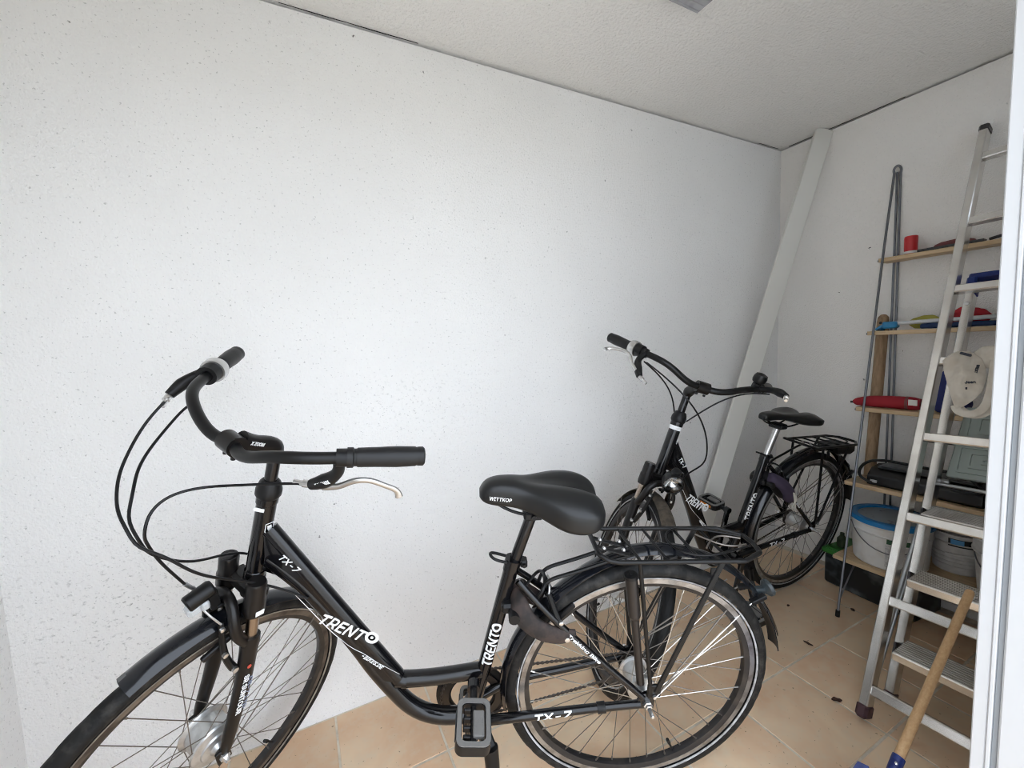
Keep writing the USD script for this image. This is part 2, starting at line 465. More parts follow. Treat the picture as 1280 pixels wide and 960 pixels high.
long_wall = cat(box(((X0 + X1) / 2, Y1 + 0.10, 1.10), (X1 - X0 + 0.4, 0.20, 2.36), 0), )
struct("wall_back", long_wall, "plaster_wall", label="long rough white plaster wall behind both bicycles")
struct("wall_right", box((X1 + 0.10, 0.72, 1.10), (0.20, 1.544, 2.36), 0), "plaster_side", label="white end wall behind the shelf rack and the ladder")
struct("wall_left", box((X0 - 0.10, 0.83, 1.10), (0.20, 1.324, 2.36), 0), "plaster_wall", label="strip of white wall at the left picture edge")
struct("ceiling", box(((X0 + X1) / 2, 0.80, H + 0.06), (X1 - X0 + 0.4, 1.60, 0.12), 0), "plaster_ceiling", label="off-white plastered ceiling with dark specks")
# dark hairline where the plaster has come away under the ceiling
for a, b in ((0.02, 0.44), (2.30, 2.47)):
    n = 14
    xs = np.linspace(a, b, n)
    up = 0.0006 + 0.0012 * meshkit.noise(np.stack([xs * 23, xs * 0, xs * 0], 1), 4)
    pts = [(x, H - 0.0002) for x in xs] + [(x, H - u * 1.6) for x, u in zip(xs[::-1], up[::-1])]
    struct("trim_1", extrude(pts, 0.0016, (0, Y1, 0), (1, 0, 0), (0, 0, 1)), "dark_gap", label="thin dark crack between wall and ceiling")
ys = np.linspace(0.95, 1.45, 14)
pts = [(-y, H - 0.0002) for y in ys] + [(-y, H - 0.0016 - 0.0018 * meshkit.noise([[y * 31, 0, 0]], 2)[0]) for y in ys[::-1]]
struct("trim_2", extrude(pts, 0.0016, (X1, 0, 0), (0, -1, 0), (0, 0, 1)), "dark_gap", label="thin dark crack above the leaning white board")

# floor: grout bed and single tiles
FLOOR = struct("floor", box(((X0 + X1) / 2, 0.80, -0.0334), (X1 - X0 + 0.2, 1.60, 0.062), 0), "grout", label="terracotta tiled floor with pale grout")
xl = [0.018 + 0.3044 * k for k in range(-3, 9)]
xl[-1] = min(xl[-1], X1)
yl = [1.489 - 0.3081 * k for k in range(0, 6)]
for j in range(5):
    ya, yb = yl[j + 1], yl[j]
    i = 0
    while i < len(xl) - 1:
        k = i + 1
        if j == 1 and abs(xl[i] - 1.54) < 0.02:      # one double-length tile
            k = i + 2
        xa, xb = max(xl[i], X0), min(xl[k], X1)
        g = 0.0033
        if xb - xa > 0.03:
            dz = 0.0003 * math.sin(7.1 * i + 3.3 * j)
            add(FLOOR, "tile", box(((xa + xb) / 2, (ya + yb) / 2, -0.0075 + dz), (xb - xa - 2 * g, yb - ya - 2 * g, 0.013), 0.0016), "terracotta_tile", smooth=False)
        i = k
struct("ground", box((0.5, -6.0, -0.05), (30.0, 12.0, 0.06), 0), "terrace", label="pale terrace paving outside the door")

# door wall, frame and leaf at the right picture edge
struct("wall_front", cat(box((1.9125, YF - 0.10, 0.991), (1.375, 0.20, 1.978), 0), box((1.91, YF - 0.10, 2.29), (1.38, 0.20, 0.14), 0), box((1.2875, YF - 0.10, 2.10), (0.125, 0.20, 0.24), 0), box((2.475, YF - 0.10, 2.10), (0.25, 0.20, 0.24), 0), box((0.12, YF - 0.10, 2.13), (2.20, 0.20, 0.46), 0), box((-0.60, YF - 0.10, 1.181), (0.40, 0.20, 2.36), 0)), "facade", label="door wall with the open doorway")
win = path_for("/World", "window_1")
x = UsdGeom.Xform.Define(stage, win)
keys(x.GetPrim(), label="narrow transom window high in the door wall", kind="structure")
for zz in (1.990, 2.210):
    add(win, "window_frame", box((1.85, YF - 0.10, zz), (1.00, 0.06, 0.02), 0.003), "white_pvc", smooth=False)
for xx in (1.360, 1.85, 2.340):
    add(win, "window_frame", box((xx, YF - 0.10, 2.10), (0.02, 0.06, 0.20), 0.003), "white_pvc", smooth=False)
for xx in (1.605, 2.095):
    add(win, "pane", box((xx, YF - 0.10, 2.10), (0.47, 0.004, 0.20), 0), "window_glass", smooth=False)
door = path_for("/World", "door_1")
x = UsdGeom.Xform.Define(stage, door)
keys(x.GetPrim(), label="white plastic door frame at the right picture edge", kind="structure")
JX = 1.06
add(door, "frame_post", box((JX + 0.08, YF - 0.0095, 0.948), (0.16, 0.019, 1.894), 0.002), "white_pvc", smooth=False)
add(door, "frame_lip", box((JX + 0.079, YF - 0.0225, 0.948), (0.162, 0.006, 1.894), 0.0015), "white_pvc", smooth=False)
add(door, "gasket", box((JX + 0.083, YF - 0.0295, 0.948), (0.16, 0.008, 1.894), 0.001), "door_gasket", smooth=False)
add(door, "door_leaf", box((JX + 0.078, YF - 0.095, 0.948), (0.164, 0.122, 1.894), 0.003), "white_pvc", smooth=False)

# ------------------------------------------------------------------ bicycles
# Bicycle coordinates: x forward, y to the rider's left, z up, origin at the rear axle; RB lifts them to the rear contact point.
RB = 0.354
HT_A, HT_B = np.array([0.8727, 0, 0.5647]), np.array([0.9255, 0, 0.3771])
AX = unit(HT_A - HT_B)
HUBF = np.array([1.0879, 0, -0.0347])
BB = np.array([0.440, 0, -0.075])


def rot_about(axis, ang):
    a = unit(axis)
    K = np.array([[0, -a[2], a[1]], [a[2], 0, -a[0]], [-a[1], a[0], 0]])
    return np.eye(3) + math.sin(ang) * K + (1 - math.cos(ang)) * K @ K


def mirror(pts):
    return np.asarray(pts, float) * (1, -1, 1)


def polar(r, deg, y=0.0, c=(0, 0, 0)):
    t = math.radians(deg)
    return np.array([r * math.cos(t), y, r * math.sin(t)]) + np.asarray(c, float)


def arc_strip(c, angs, rad, yoff, width, crown, thick, n_w=9):
    """Mudguard: a strip bent round centre c, its cross-section arched by crown."""
    angs, rad, yoff = np.asarray(angs, float), np.broadcast_to(rad, len(angs)), np.broadcast_to(yoff, len(angs))
    w = np.linspace(-1, 1, n_w)
    sec = [(width / 2 * k, -crown * k * k) for k in w] + [(width / 2 * k, -crown * k * k - thick) for k in w[::-1]]
    rings = []
    for a, r, y in zip(angs, rad, yoff):
        rings.append([polar(r + dz, a, y + dy, c) for dy, dz in sec])
    v = np.array(rings).reshape(-1, 3)
    m, f = len(sec), []
    for i in range(len(angs) - 1):
        for j in range(m):
            j2 = (j + 1) % m
            a, b, c2, d = i * m + j, i * m + j2, (i + 1) * m + j2, (i + 1) * m + j
            f += [(a, c2, b), (a, d, c2)]
    for k in range(n_w - 1):
        a, b, c2, d = k, k + 1, m - 2 - k, m - 1 - k
        f += [(a, b, c2), (a, c2, d)]
        o = (len(angs) - 1) * m
        f += [(o + a, o + c2, o + b), (o + a, o + d, o + c2)]
    t = trimesh.Trimesh(v, f, process=False)
    trimesh.repair.fix_normals(t)
    return t


def tread_tire(c, ro, half, n=144):
    """Tyre: turned section with shallow tread grooves across the crown."""
    sec = []
    for a in np.linspace(-205, 25, 20) + 0.0:
        t = math.radians(a + 90)
        sec.append((math.cos(math.radians(a)) * half, ro - half + math.sin(-math.radians(a)) * half))
    v, f, m = [], [], len(sec)
    for i in range(n):
        t = 2 * math.pi * i / n
        for y, r in sec:
            up = (r - (ro - half)) / half
            g = 0.0026 * max(0.0, up - 0.30) if (i + int(round(abs(y) / half * 3))) % 4 == 0 else 0.0
            rr = r - g * 1.5
            v.append((c[0] + rr * math.cos(t), c[1] + y, c[2] + rr * math.sin(t)))
    for i in range(n):
        i2 = (i + 1) % n
        for j in range(m):
            j2 = (j + 1) % m
            a, b, d, e = i * m + j, i * m + j2, i2 * m + j2, i2 * m + j
            f += [(a, b, d), (a, d, e)]
    t = trimesh.Trimesh(v, f, process=False)
    trimesh.repair.fix_normals(t)
    return t


def ring(c, prof, n=96):
    """Closed (radius, y) section turned round the wheel axle."""
    v, f, m = [], [], len(prof)
    for i in range(n):
        t = 2 * math.pi * i / n
        for r, y in prof:
            v.append((c[0] + r * math.cos(t), c[1] + y, c[2] + r * math.sin(t)))
    for i in range(n):
        i2 = (i + 1) % n
        for j in range(m):
            j2 = (j + 1) % m
            a, b, d, e = i * m + j, i * m + j2, i2 * m + j2, i2 * m + j
            f += [(a, b, d), (a, d, e)]
    t = trimesh.Trimesh(v, f, process=False)
    trimesh.repair.fix_normals(t)
    return t


def fine_(m):
    return m.subdivide_to_size(0.004, max_iter=12)


def press(mesh, tubes, plate=None):
    """Bends flat lettering (lying in an x-z plane) onto the outer side of round tubes given as (points, radius)."""
    v = np.array(mesh.vertices)
    out = np.full(len(v), -1.0 if plate is None else plate)
    for pts, rad in tubes:
        p = np.asarray(pts, float)
        for a, b in zip(p[:-1], p[1:]):
            d = (b - a)[[0, 2]]
            t = np.clip(((v[:, [0, 2]] - a[[0, 2]]) @ d) / (d @ d), 0, 1)
            q = a + t[:, None] * (b - a)
            e = np.linalg.norm(v[:, [0, 2]] - q[:, [0, 2]], axis=1)
            y = np.where(e < rad, q[:, 1] + np.sqrt(np.maximum(rad * rad - e * e, 0)), -1.0)
            out = np.maximum(out, y)
    lift = v[:, 1] - v[:, 1].min()
    ok = out > -0.5
    v[:, 1] = np.where(ok, out + 0.0003 + lift, v[:, 1].min() + lift)
    return trimesh.Trimesh(v, mesh.faces, process=False)


def bicycle(label, L, c, steer, o):
    """L: columns forward, left, up in the world; c: rear axle; o: what differs between the two bicycles."""
    base = np.asarray(c, float) - L[:, 2] * RB
    m4 = np.eye(4)
    m4[:3, :3], m4[3, :3] = L.T, base
    T = thing("bicycle", label, "bicycle", mat4=m4)
    Rm = rot_about(AX, steer)
    lift = np.array([0, 0, RB])

    def put(parent, name, mesh, material, S=False, smooth=35, label=None):
        v = np.array(mesh.vertices, float)
        if S:
            v = (v - HT_B) @ Rm.T + HT_B
        return add(parent, name, trimesh.Trimesh(v + lift, mesh.faces, process=False), material, smooth, label)

    # ---- wheels
    def wheel(c, S, front):
        W = group_prim(T, "wheel", "front wheel turned to the rider's left" if front else "rear wheel with geared hub")
        put(W, "tire", tread_tire(c, RB, 0.0195), "tire_rubber" if o["dirty"] else "tire_clean", S)
        for s in (1, -1):
            put(W, "reflective_stripe", ring(c, [(0.3235, s * 0.0172), (0.3235, s * 0.0186), (0.3193, s * 0.0172), (0.3193, s * 0.0158)]), o["stripe_f"] if front else "stripe_grey", S, label="pale reflective ring on the tyre wall")
        put(W, "rim", ring(c, [(0.3165, -0.0118), (0.3165, 0.0118), (0.311, 0.0128), (0.301, 0.0125), (0.2915, 0.0085), (0.2895, 0.0), (0.2915, -0.0085), (0.301, -0.0125), (0.311, -0.0128)]), o["rim_core"], S)
        for s in (1, -1):
            put(W, "brake_track", ring(c, [(0.3162, s * 0.0121), (0.3162, s * 0.0136), (0.3035, s * 0.0134), (0.3035, s * 0.0120)]), o["track_f"] if front else "rim_alloy", S, label="bright metal brake track")
        if front:
            hub = lathe([(0, -0.052), (0.012, -0.052), (0.013, -0.040), (0.030, -0.038), (0.052, -0.033), (0.0545, -0.028), (0.050, -0.024), (0.0445, -0.022), (0.0445, 0.018), (0.050, 0.021), (0.0545, 0.025), (0.052, 0.030), (0.036, 0.034), (0.034, 0.038), (0.018, 0.040), (0.012, 0.050), (0, 0.050)], 40, c, (0, 1, 0))
            fl, spread = 0.0505, (0.0265, -0.0305)
        else:
            hub = lathe([(0, -0.062), (0.010, -0.062), (0.012, -0.036), (0.037, -0.034), (0.038, -0.029), (0.031, -0.026), (0.029, 0.022), (0.031, 0.026), (0.037, 0.030), (0.036, 0.035), (0.020, 0.040), (0.012, 0.046), (0.010, 0.062), (0, 0.062)], 36, c, (0, 1, 0))
            fl, spread = 0.0345, (0.0315, -0.0325)
        put(W, "hub", hub, "hub_alloy", S, label="silver dynamo hub" if front else "silver hub")
        n = 36
        for k in range(n):
            side = spread[k % 2]
            a_r = 360.0 / n * (k + 0.5) + (3.0 if front else 5.0)
            lead = 58 if (k // 2) % 2 else -58
            p0, p1 = polar(fl, a_r + lead, side, c), polar(0.2925, a_r, 0.003 * np.sign(side), c)
            bright = (not front) and (k % 2 == 0) and (a_r < 195 or a_r > 330)
            sp = rod(p0, p1, 0.0011, 5)
            nip = rod(p1 + (p0 - p1) * 0.045, p1, 0.0021, 6)
            put(W, "spoke", cat(sp, nip), "spoke_steel" if bright and o["dirty"] else "spoke_dull", S)
        v0 = polar(0.288, 245, 0, c)
        put(W, "valve", cat(rod(v0, v0 * 0 + polar(0.252, 245, 0, c), 0.003, 8), rod(polar(0.262, 245, 0, c), polar(0.246, 245, 0, c), 0.0045, 8)), "black_plastic", S)
        return W

    rear = wheel(np.zeros(3), False, False)
    put(rear, "axle_nut", cat(lathe([(0, 0.066), (0.0115, 0.066), (0.0115, 0.077), (0.0085, 0.079), (0.0085, 0.083), (0.0055, 0.084), (0.0055, 0.104), (0.004, 0.106), (0, 0.106)], 6, (0, 0, 0), (0, 1, 0)), lathe([(0, -0.104), (0.0055, -0.104), (0.0055, -0.084), (0.0115, -0.079), (0.0115, -0.066), (0, -0.066)], 6, (0, 0, 0), (0, 1, 0))), "bolt_steel")
    put(rear, "sprocket", ring((0, 0, 0), [(0.036 + 0.0, -0.047), (0.036, -0.043), (0.020, -0.043), (0.020, -0.047)], 36), "chain_oil")
    front = wheel(HUBF, True, True)
    put(front, "axle_nut", cat(lathe([(0, 0.062), (0.0105, 0.062), (0.0105, 0.074), (0.007, 0.077), (0.005, 0.086), (0, 0.087)], 6, HUBF, (0, 1, 0)), lathe([(0, -0.087), (0.005, -0.086), (0.0105, -0.074), (0.0105, -0.062), (0, -0.062)], 6, HUBF, (0, 1, 0))), "bolt_steel", True)
    put(front, "dynamo_plug", cat(box(HUBF + (-0.022, 0.055, 0.022), (0.026, 0.016, 0.016), 0.004), rod(HUBF + (-0.03, 0.055, 0.03), HUBF + (-0.055, 0.058, 0.085), 0.0018, 6)), "lens_clear", True)

    # ---- frame
    F = group_prim(T, "frame", "glossy black step-through frame")
    ht = lathe([(0.0205, -0.004), (0.0205, 0.19), (0.0, 0.19)], 28, HT_B, AX)
    put(F, "head_tube", cat(ht, lathe([(0.0225, -0.004), (0.0225, 0.012), (0.0205, 0.014)], 28, HT_B, AX), lathe([(0.0205, 0.183), (0.0225, 0.186), (0.0225, 0.199), (0, 0.199)], 28, HT_B, AX)), "black_paint")
    up_l = np.array([(0.880, 0, 0.488), (0.622, 0, 0.056)])
    low_l = spline([(0.889, 0, 0.418), (0.834, 0, 0.360), (0.790, 0, 0.298), (0.751, 0, 0.232), (0.710, 0, 0.157), (0.679, 0, 0.094), (0.637, 0, 0.023), (0.595, 0, -0.035), (0.555, 0, -0.064), (0.515, 0, -0.077), (0.44, 0, -0.0765)], 44)
    web = Polygon([(0.882, 0.49), (0.889, 0.418)] + [(p[0], p[2]) for p in low_l[3:26]] + [(0.622, 0.056)]).buffer(0)
    put(F, "top_tube", tube(up_l, 0.0195, 20), "black_paint", smooth=50)
    put(F, "down_tube", cat(tube(low_l, 0.0212, 20), extrude(web, 0.0375, (0, 0, 0), (1, 0, 0), (0, 0, 1))), "black_paint", smooth=50)
    put(F, "gusset", extrude([(0.905, 0.432), (0.915, 0.395), (0.868, 0.372), (0.835, 0.335), (0.826, 0.372), (0.86, 0.43)], 0.018, (0, 0, 0), (1, 0, 0), (0, 0, 1)), "black_paint", smooth=False)
    put(F, "connecting_tube", tube(spline([(0.628, 0, 0.05), (0.56, 0, 0.0485), (0.49, 0, 0.053), (0.41, 0, 0.062)], 10), 0.0195, 18), "black_paint", smooth=50)
    put(F, "weld_collar", rod((0.600, 0, 0.047), (0.612, 0, 0.0475), 0.0212, 18), "black_paint")
    st_a, st_b = BB, np.array([0.3335, 0, 0.372])
    put(F, "seat_tube", cat(rod(st_a, st_b, 0.0178, 22), rod(st_b - unit(st_b - st_a) * 0.02, st_b, 0.0195, 22)), "black_paint")
    put(F, "bottom_bracket", lathe([(0, -0.038), (0.0225, -0.038), (0.0225, 0.038), (0, 0.038)], 26, BB, (0, 1, 0)), "black_paint")
    for s in (1, -1):
        put(F, "chain_stay", tube(spline([(0.425, s * 0.030, -0.066), (0.36, s * 0.046, -0.044), (0.20, s * 0.058, -0.020), (0.10, s * 0.064, -0.008), (0.018, s * 0.069, 0.0)], 16), np.linspace(0.0125, 0.0098, 16), 14), "black_paint")
        put(F, "seat_stay", tube(spline([(0.322, s * 0.020, 0.335), (0.27, s * 0.040, 0.280), (0.20, s * 0.050, 0.205), (0.012, s * 0.068, 0.020)], 14), 0.0085, 12), "black_paint")
        put(F, "dropout", extrude([(-0.016, -0.014), (0.024, -0.012), (0.026, 0.012), (0.012, 0.032), (-0.010, 0.040), (-0.018, 0.020)], 0.007, (0, s * 0.068, 0), (1, 0, 0), (0, 0, 1)), "black_paint", smooth=False)
    put(F, "stay_clamp", rod((0.125, 0.0626, -0.0112), (0.105, 0.0636, -0.0087), 0.0132, 14), "black_plastic")
    put(F, "stay_bridge", rod((0.245, -0.043, 0.25), (0.245, 0.043, 0.25), 0.007, 10), "black_paint")
    # print on the frame
    yp = 0.0192
    DT = [(up_l, 0.0195), (low_l, 0.0212)]
    e1 = unit(np.array([0.663, 0, 0.192]) - np.array([0.788, 0, 0.273]))
    e2 = np.cross(e1, (0, -1, 0))
    e2 = e2 if e2[2] > 0 else -e2

    fine = fine_
    put(F, "lettering", press(fine(lettering("TRENT", 0.030, (0.797, yp, 0.2535), e1, e2, 0.0010, True, 0.25, 0.112)), DT, 0.0188), "white_print", smooth=False, label="white TRENTO lettering")
    oc = np.array([0.672, yp, 0.1985])
    put(F, "lettering", press(fine(extrude(Point(0, 0).buffer(0.0165, quad_segs=10).difference(Point(0, 0).buffer(0.0090)).union(Point(0, 0).buffer(0.0036)), 0.0010, oc, (1, 0, 0), (0, 0, 1))), DT, 0.0188), "white_print", smooth=False, label="white ring-shaped last letter")
    put(F, "lettering", press(lettering("-BIKES.DE", 0.0105, (0.703, yp, 0.1480), unit((-0.058, 0, -0.056)), unit((-0.056, 0, 0.058)), 0.0010, True, 0.25, 0.060), DT, 0.0188), "white_print", smooth=False, label="small white lettering on the down tube")
    sw = spline([(0.838, 0.0, 0.335), (0.790, 0.0, 0.262), (0.745, 0.0, 0.200), (0.700, 0.0, 0.158), (0.655, 0.0, 0.118), (0.614, 0.0, 0.086)], 40)
    wl = np.interp(np.linspace(0, 1, 40), [0, .3, .6, 1], [0.0008, 0.0017, 0.0019, 0.0008])
    band = Polygon([(p[0] + w, p[2] + w * 0.6) for p, w in zip(sw, wl)] + [(p[0] - w, p[2] - w * 0.6) for p, w in zip(sw[::-1], wl[::-1])]).buffer(0)
    put(F, "swoosh_line", press(fine(extrude(band, 0.0010, (0, yp, 0), (1, 0, 0), (0, 0, 1))), DT, 0.0188), "white_print", smooth=False, label="thin white line along the down tube")
    d1 = unit((-0.037, 0, -0.045))
    put(F, "lettering", press(fine(lettering("TX-7", 0.0155, (0.861, yp, 0.428), d1, np.cross((0, 1, 0), d1), 0.0010, True, 0.25, 0.052)), DT, 0.0188), "white_print", smooth=False, label="white TX-7 lettering on the down tube")
    d2 = unit(st_b - st_a)
    s2 = np.cross((0, 1, 0), d2)
    tc = st_a + d2 * 0.166
    STB = [(np.array([st_a, st_b]), 0.0178)]
    put(F, "lettering", press(fine(lettering("TRENT", 0.024, tc + (0, 0.0184, 0) - s2 * 0.012, d2, s2, 0.0009, True, 0.2, 0.104)), STB), "white_print", smooth=False, label="white TRENTO lettering on the seat tube")
    put(F, "lettering", press(fine(extrude(Point(0, 0).buffer(0.0120, quad_segs=8).difference(Point(0, 0).buffer(0.0065)), 0.0010, tc + d2 * 0.121 + (0, 0.0172, 0), (1, 0, 0), (0, 0, 1))), STB), "white_print", smooth=False, label="white ring-shaped last letter")
    csl = spline([(0.425, 0.030, -0.066), (0.36, 0.046, -0.044), (0.20, 0.058, -0.020), (0.10, 0.064, -0.008), (0.018, 0.069, 0.0)], 16)
    CSB = [(csl, 0.0112)]
    k0 = np.array([np.interp(-0.287, -csl[:, 0], csl[:, k]) for k in range(3)])
    k1 = np.array([np.interp(-0.195, -csl[:, 0], csl[:, k]) for k in range(3)])
    d3 = unit((k1 - k0) * (1, 0, 1))
    u3 = np.cross((0, 1, 0), d3)
    u3 = u3 if u3[2] > 0 else -u3
    put(F, "lettering", press(fine(lettering("TX-7", 0.0135, k0 - u3 * 0.0045, d3, u3, 0.0009, True, 0.3, 0.092)), CSB), "white_print", smooth=False, label="white TX-7 lettering on the chain stay")
    ssl = spline([(0.322, 0.020, 0.335), (0.27, 0.040, 0.280), (0.20, 0.050, 0.205), (0.012, 0.068, 0.020)], 14)
    m0 = np.array([np.interp(-0.205, -ssl[:, 0], ssl[:, k]) for k in range(3)])
    m1 = np.array([np.interp(-0.10, -ssl[:, 0], ssl[:, k]) for k in range(3)])
    d4 = unit((m1 - m0) * (1, 0, 1))
    u4 = np.cross((0, 1, 0), d4)
    u4 = u4 if u4[2] > 0 else -u4
    put(F, "lettering", press(lettering("Trekking Bike", 0.0080, m0 - u4 * 0.0045, d4, u4, 0.0008, True, 0.2, 0.112), [(ssl, 0.0085)]), "white_print", smooth=False, label="small white lettering on the seat stay")
    put(F, "badge", extrude(rounded_rect(0.022, 0.0085, 0.001), 0.0012, HT_B + AX * 0.176 + (0.006, 0.0200, 0), np.cross((0, 1, 0), AX), AX), "white_print", smooth=False, label="white badge under the headset")
    sh = Polygon([(-0.010, 0.014), (0.010, 0.014), (0.010, -0.006), (0, -0.016), (-0.010, -0.006)])
    fr = np.cross((0, -1, 0), AX)
    put(F, "badge", extrude(sh.difference(sh.buffer(-0.0014)).union(Polygon([(-0.005, 0.008), (0.004, 0.008), (0.006, 0.0), (0, -0.008), (-0.004, 0)])), 0.0012, HT_B + AX * 0.128 + unit(np.array([fr[0] * 0.86, 0.5, fr[2] * 0.86])) * 0.0205, unit(np.cross(AX, (fr[0] * 0.86, 0.5, fr[2] * 0.86))), AX), "white_print", smooth=False, label="white shield badge on the head tube")

    # ---- saddle and post
    if o["saddle"] == "wide":
        secs = [(0.410, 0.010, 0.568, 0.552), (0.402, 0.022, 0.580, 0.543), (0.388, 0.029, 0.590, 0.537), (0.365, 0.033, 0.595, 0.533), (0.335, 0.038, 0.594, 0.530), (0.305, 0.048, 0.591, 0.522), (0.275, 0.066, 0.590, 0.512), (0.245, 0.086, 0.590, 0.498), (0.215, 0.101, 0.588, 0.489), (0.185, 0.106, 0.583, 0.488), (0.160, 0.100, 0.575, 0.492), (0.143, 0.085, 0.564, 0.500), (0.134, 0.062, 0.554, 0.508)]
    else:
        secs = [(0.404, 0.008, 0.562, 0.548), (0.396, 0.020, 0.570, 0.542), (0.375, 0.026, 0.574, 0.540), (0.34, 0.030, 0.574, 0.541), (0.30, 0.040, 0.573, 0.540), (0.26, 0.060, 0.574, 0.534), (0.22, 0.082, 0.576, 0.522), (0.18, 0.096, 0.577, 0.517), (0.15, 0.098, 0.573, 0.516), (0.125, 0.086, 0.565, 0.522), (0.112, 0.060, 0.557, 0.530)]
    sx = np.array(secs)
    fine = CubicSpline(np.arange(len(sx)), sx)(np.linspace(0, len(sx) - 1, 40))
    m = 40
    rings = []
    for (xx, hw, zt, zb) in fine:
        row = []
        rearness = np.clip((0.33 - xx) / 0.17, 0, 1)
        for k in range(m):
            t = 2 * math.pi * k / m
            cy, sz = math.cos(t), math.sin(t)
            y = hw * np.sign(cy) * abs(cy) ** 0.8
            z = (zt + zb) / 2 + (zt - zb) / 2 * np.sign(sz) * abs(sz) ** (0.75 if sz > 0 else 0.45)
            if sz > 0:
                z -= rearness * 0.030 * sz * math.exp(-(y / 0.026) ** 2)
                z -= rearness * 0.020 * (abs(y) / max(hw, 1e-4)) ** 2.5 * sz
            row.append((xx, y, z))
        rings.append(row)
    v = np.array(rings).reshape(-1, 3)
    f = []
    for i in range(len(fine) - 1):
        for j in range(m):
            j2 = (j + 1) % m
            f += [(i * m + j, (i + 1) * m + j2, i * m + j2), (i * m + j, (i + 1) * m + j, (i + 1) * m + j2)]
    for row, sgn in ((0, 1), (len(fine) - 1, -1)):
        cidx = len(v)
        v = np.vstack([v, v[row * m:(row + 1) * m].mean(0)])
        for j in range(m):
            j2 = (j + 1) % m
            f.append((cidx, row * m + j, row * m + j2)[::sgn])
    cover = trimesh.Trimesh(v, f, process=False)
    trimesh.repair.fix_normals(cover)
    S_ = group_prim(T, "saddle", "padded black saddle with split rear" if o["saddle"] == "wide" else "slim black saddle")
    put(S_, "cover", cover, "saddle_vinyl", smooth=70)
    top = np.array([0.288, 0, 0.515])
    for s in (1, -1):
        put(S_, "rail", tube(spline([(0.385, s * 0.008, 0.545), (0.34, s * 0.02, 0.522), (0.27, s * 0.022, 0.508), (0.20, s * 0.03, 0.520), (0.165, s * 0.04, 0.535)], 14), 0.0035, 8), "black_bar")
    put(S_, "clamp", cat(box(top + (0, 0, -0.006), (0.045, 0.06, 0.022), 0.006), rod(top + (0, -0.036, -0.006), top + (0, 0.036, -0.006), 0.006, 10)), "black_plastic", smooth=False)
    if o["saddle"] == "wide":
        lb = unit((-0.047, 0.014, -0.003))
        from scipy.spatial import cKDTree
        skin = cover.subdivide().subdivide()
        lt_ = fine_(lettering("WITTKOP", 0.0085, (0.389, 0.0305, 0.5555), lb, (0.0, -0.05, 1), 0.0008, True, 0.15, 0.050))
        lv_ = np.array(lt_.vertices)
        hit = cKDTree(np.array(skin.vertices)).query(lv_)[1]
        nv, nn_ = np.array(skin.vertices)[hit], np.array(skin.vertex_normals)[hit]
        out_ = np.where(lv_ @ np.cross(lb, (0, -0.05, 1)) > np.median(lv_ @ np.cross(lb, (0, -0.05, 1))), 0.0012, 0.0004)[:, None]
        lv_ = lv_ - ((lv_ - nv) * nn_).sum(1, keepdims=True) * nn_ + nn_ * out_
        put(S_, "lettering", trimesh.Trimesh(lv_, lt_.faces, process=False), "white_print", smooth=False, label="white WITTKOP lettering on the saddle nose")
    P_ = group_prim(T, "seat_post")
    put(P_, "post", rod(st_b - d2 * 0.04, top + (0, 0, -0.012), 0.0134, 20), o["post"])
    put(P_, "clamp_collar", rod(st_b - d2 * 0.004, st_b + d2 * 0.012, 0.0205, 22), "black_paint")
    fwd = np.cross(d2, (0, 1, 0))
    fwd = fwd if fwd[0] > 0 else -fwd
    q = st_b + d2 * 0.006
    put(P_, "quick_release_lever", tube(spline([q + fwd * 0.016 + (0, 0.012, 0), q + fwd * 0.030 + (0, 0.014, 0.002), q + fwd * 0.052 + (0, 0.010, 0.006), q + fwd * 0.056 + (0, -0.004, 0.006), q + fwd * 0.036 + (0, -0.010, 0.004), q + fwd * 0.018 + (0, -0.010, 0.002)], 20), 0.0035, 8), "black_plastic")
    put(P_, "clamp_bolt", cat(box(q - fwd * 0.026, (0.016, 0.024, 0.018), 0.003), rod(q - fwd * 0.026 + (0, -0.017, 0), q - fwd * 0.026 + (0, 0.017, 0), 0.0045, 8)), "black_plastic", smooth=False)

    # ---- rack over the rear wheel
    K_ = group_prim(T, "luggage_rack", "black tubular luggage rack")

    def rk(x, y):
        return np.array([x, y, 0.4045 + 0.04 * x + 0.010 * float(np.clip((x - 0.10) / 0.04, 0, 1))])
    plan = Polygon([(0.140, -0.052), (0.140, 0.052), (0.118, 0.067), (-0.205, 0.067), (-0.262, 0.036), (-0.268, 0.0), (-0.262, -0.036), (-0.205, -0.067), (0.118, -0.067)]).buffer(-0.012).buffer(0.012, quad_segs=4)
    loop = [rk(x_, y_) for x_, y_ in np.array(plan.exterior.segmentize(0.02).coords)[:-1]]
    put(K_, "frame_rail", tube(np.array(loop), 0.0056, 10, True), "black_bar")
    for xx, yy in ((0.045, 0.0), (-0.02, 0.0), (-0.10, 0.0), (-0.17, 0.0)):
        put(K_, "cross_rod", rod(rk(xx + 0.012, -0.067), rk(xx, 0.067), 0.0036, 8), "black_bar")
    for yy in (-0.014, 0.020):
        put(K_, "front_strap", beam(rk(0.135, yy), rk(0.06, yy + 0.012) - (0, 0, 0.006), 0.014, 0.003), "black_bar", smooth=False)
        for xx in (0.12, 0.072):
            put(K_, "bolt", lathe([(0.0052, 0), (0.0052, 0.003), (0.003, 0.0055), (0, 0.006)], 12, rk(xx, yy + 0.004) + (0, 0, 0.0005), (0, 0, 1)), "bolt_steel")
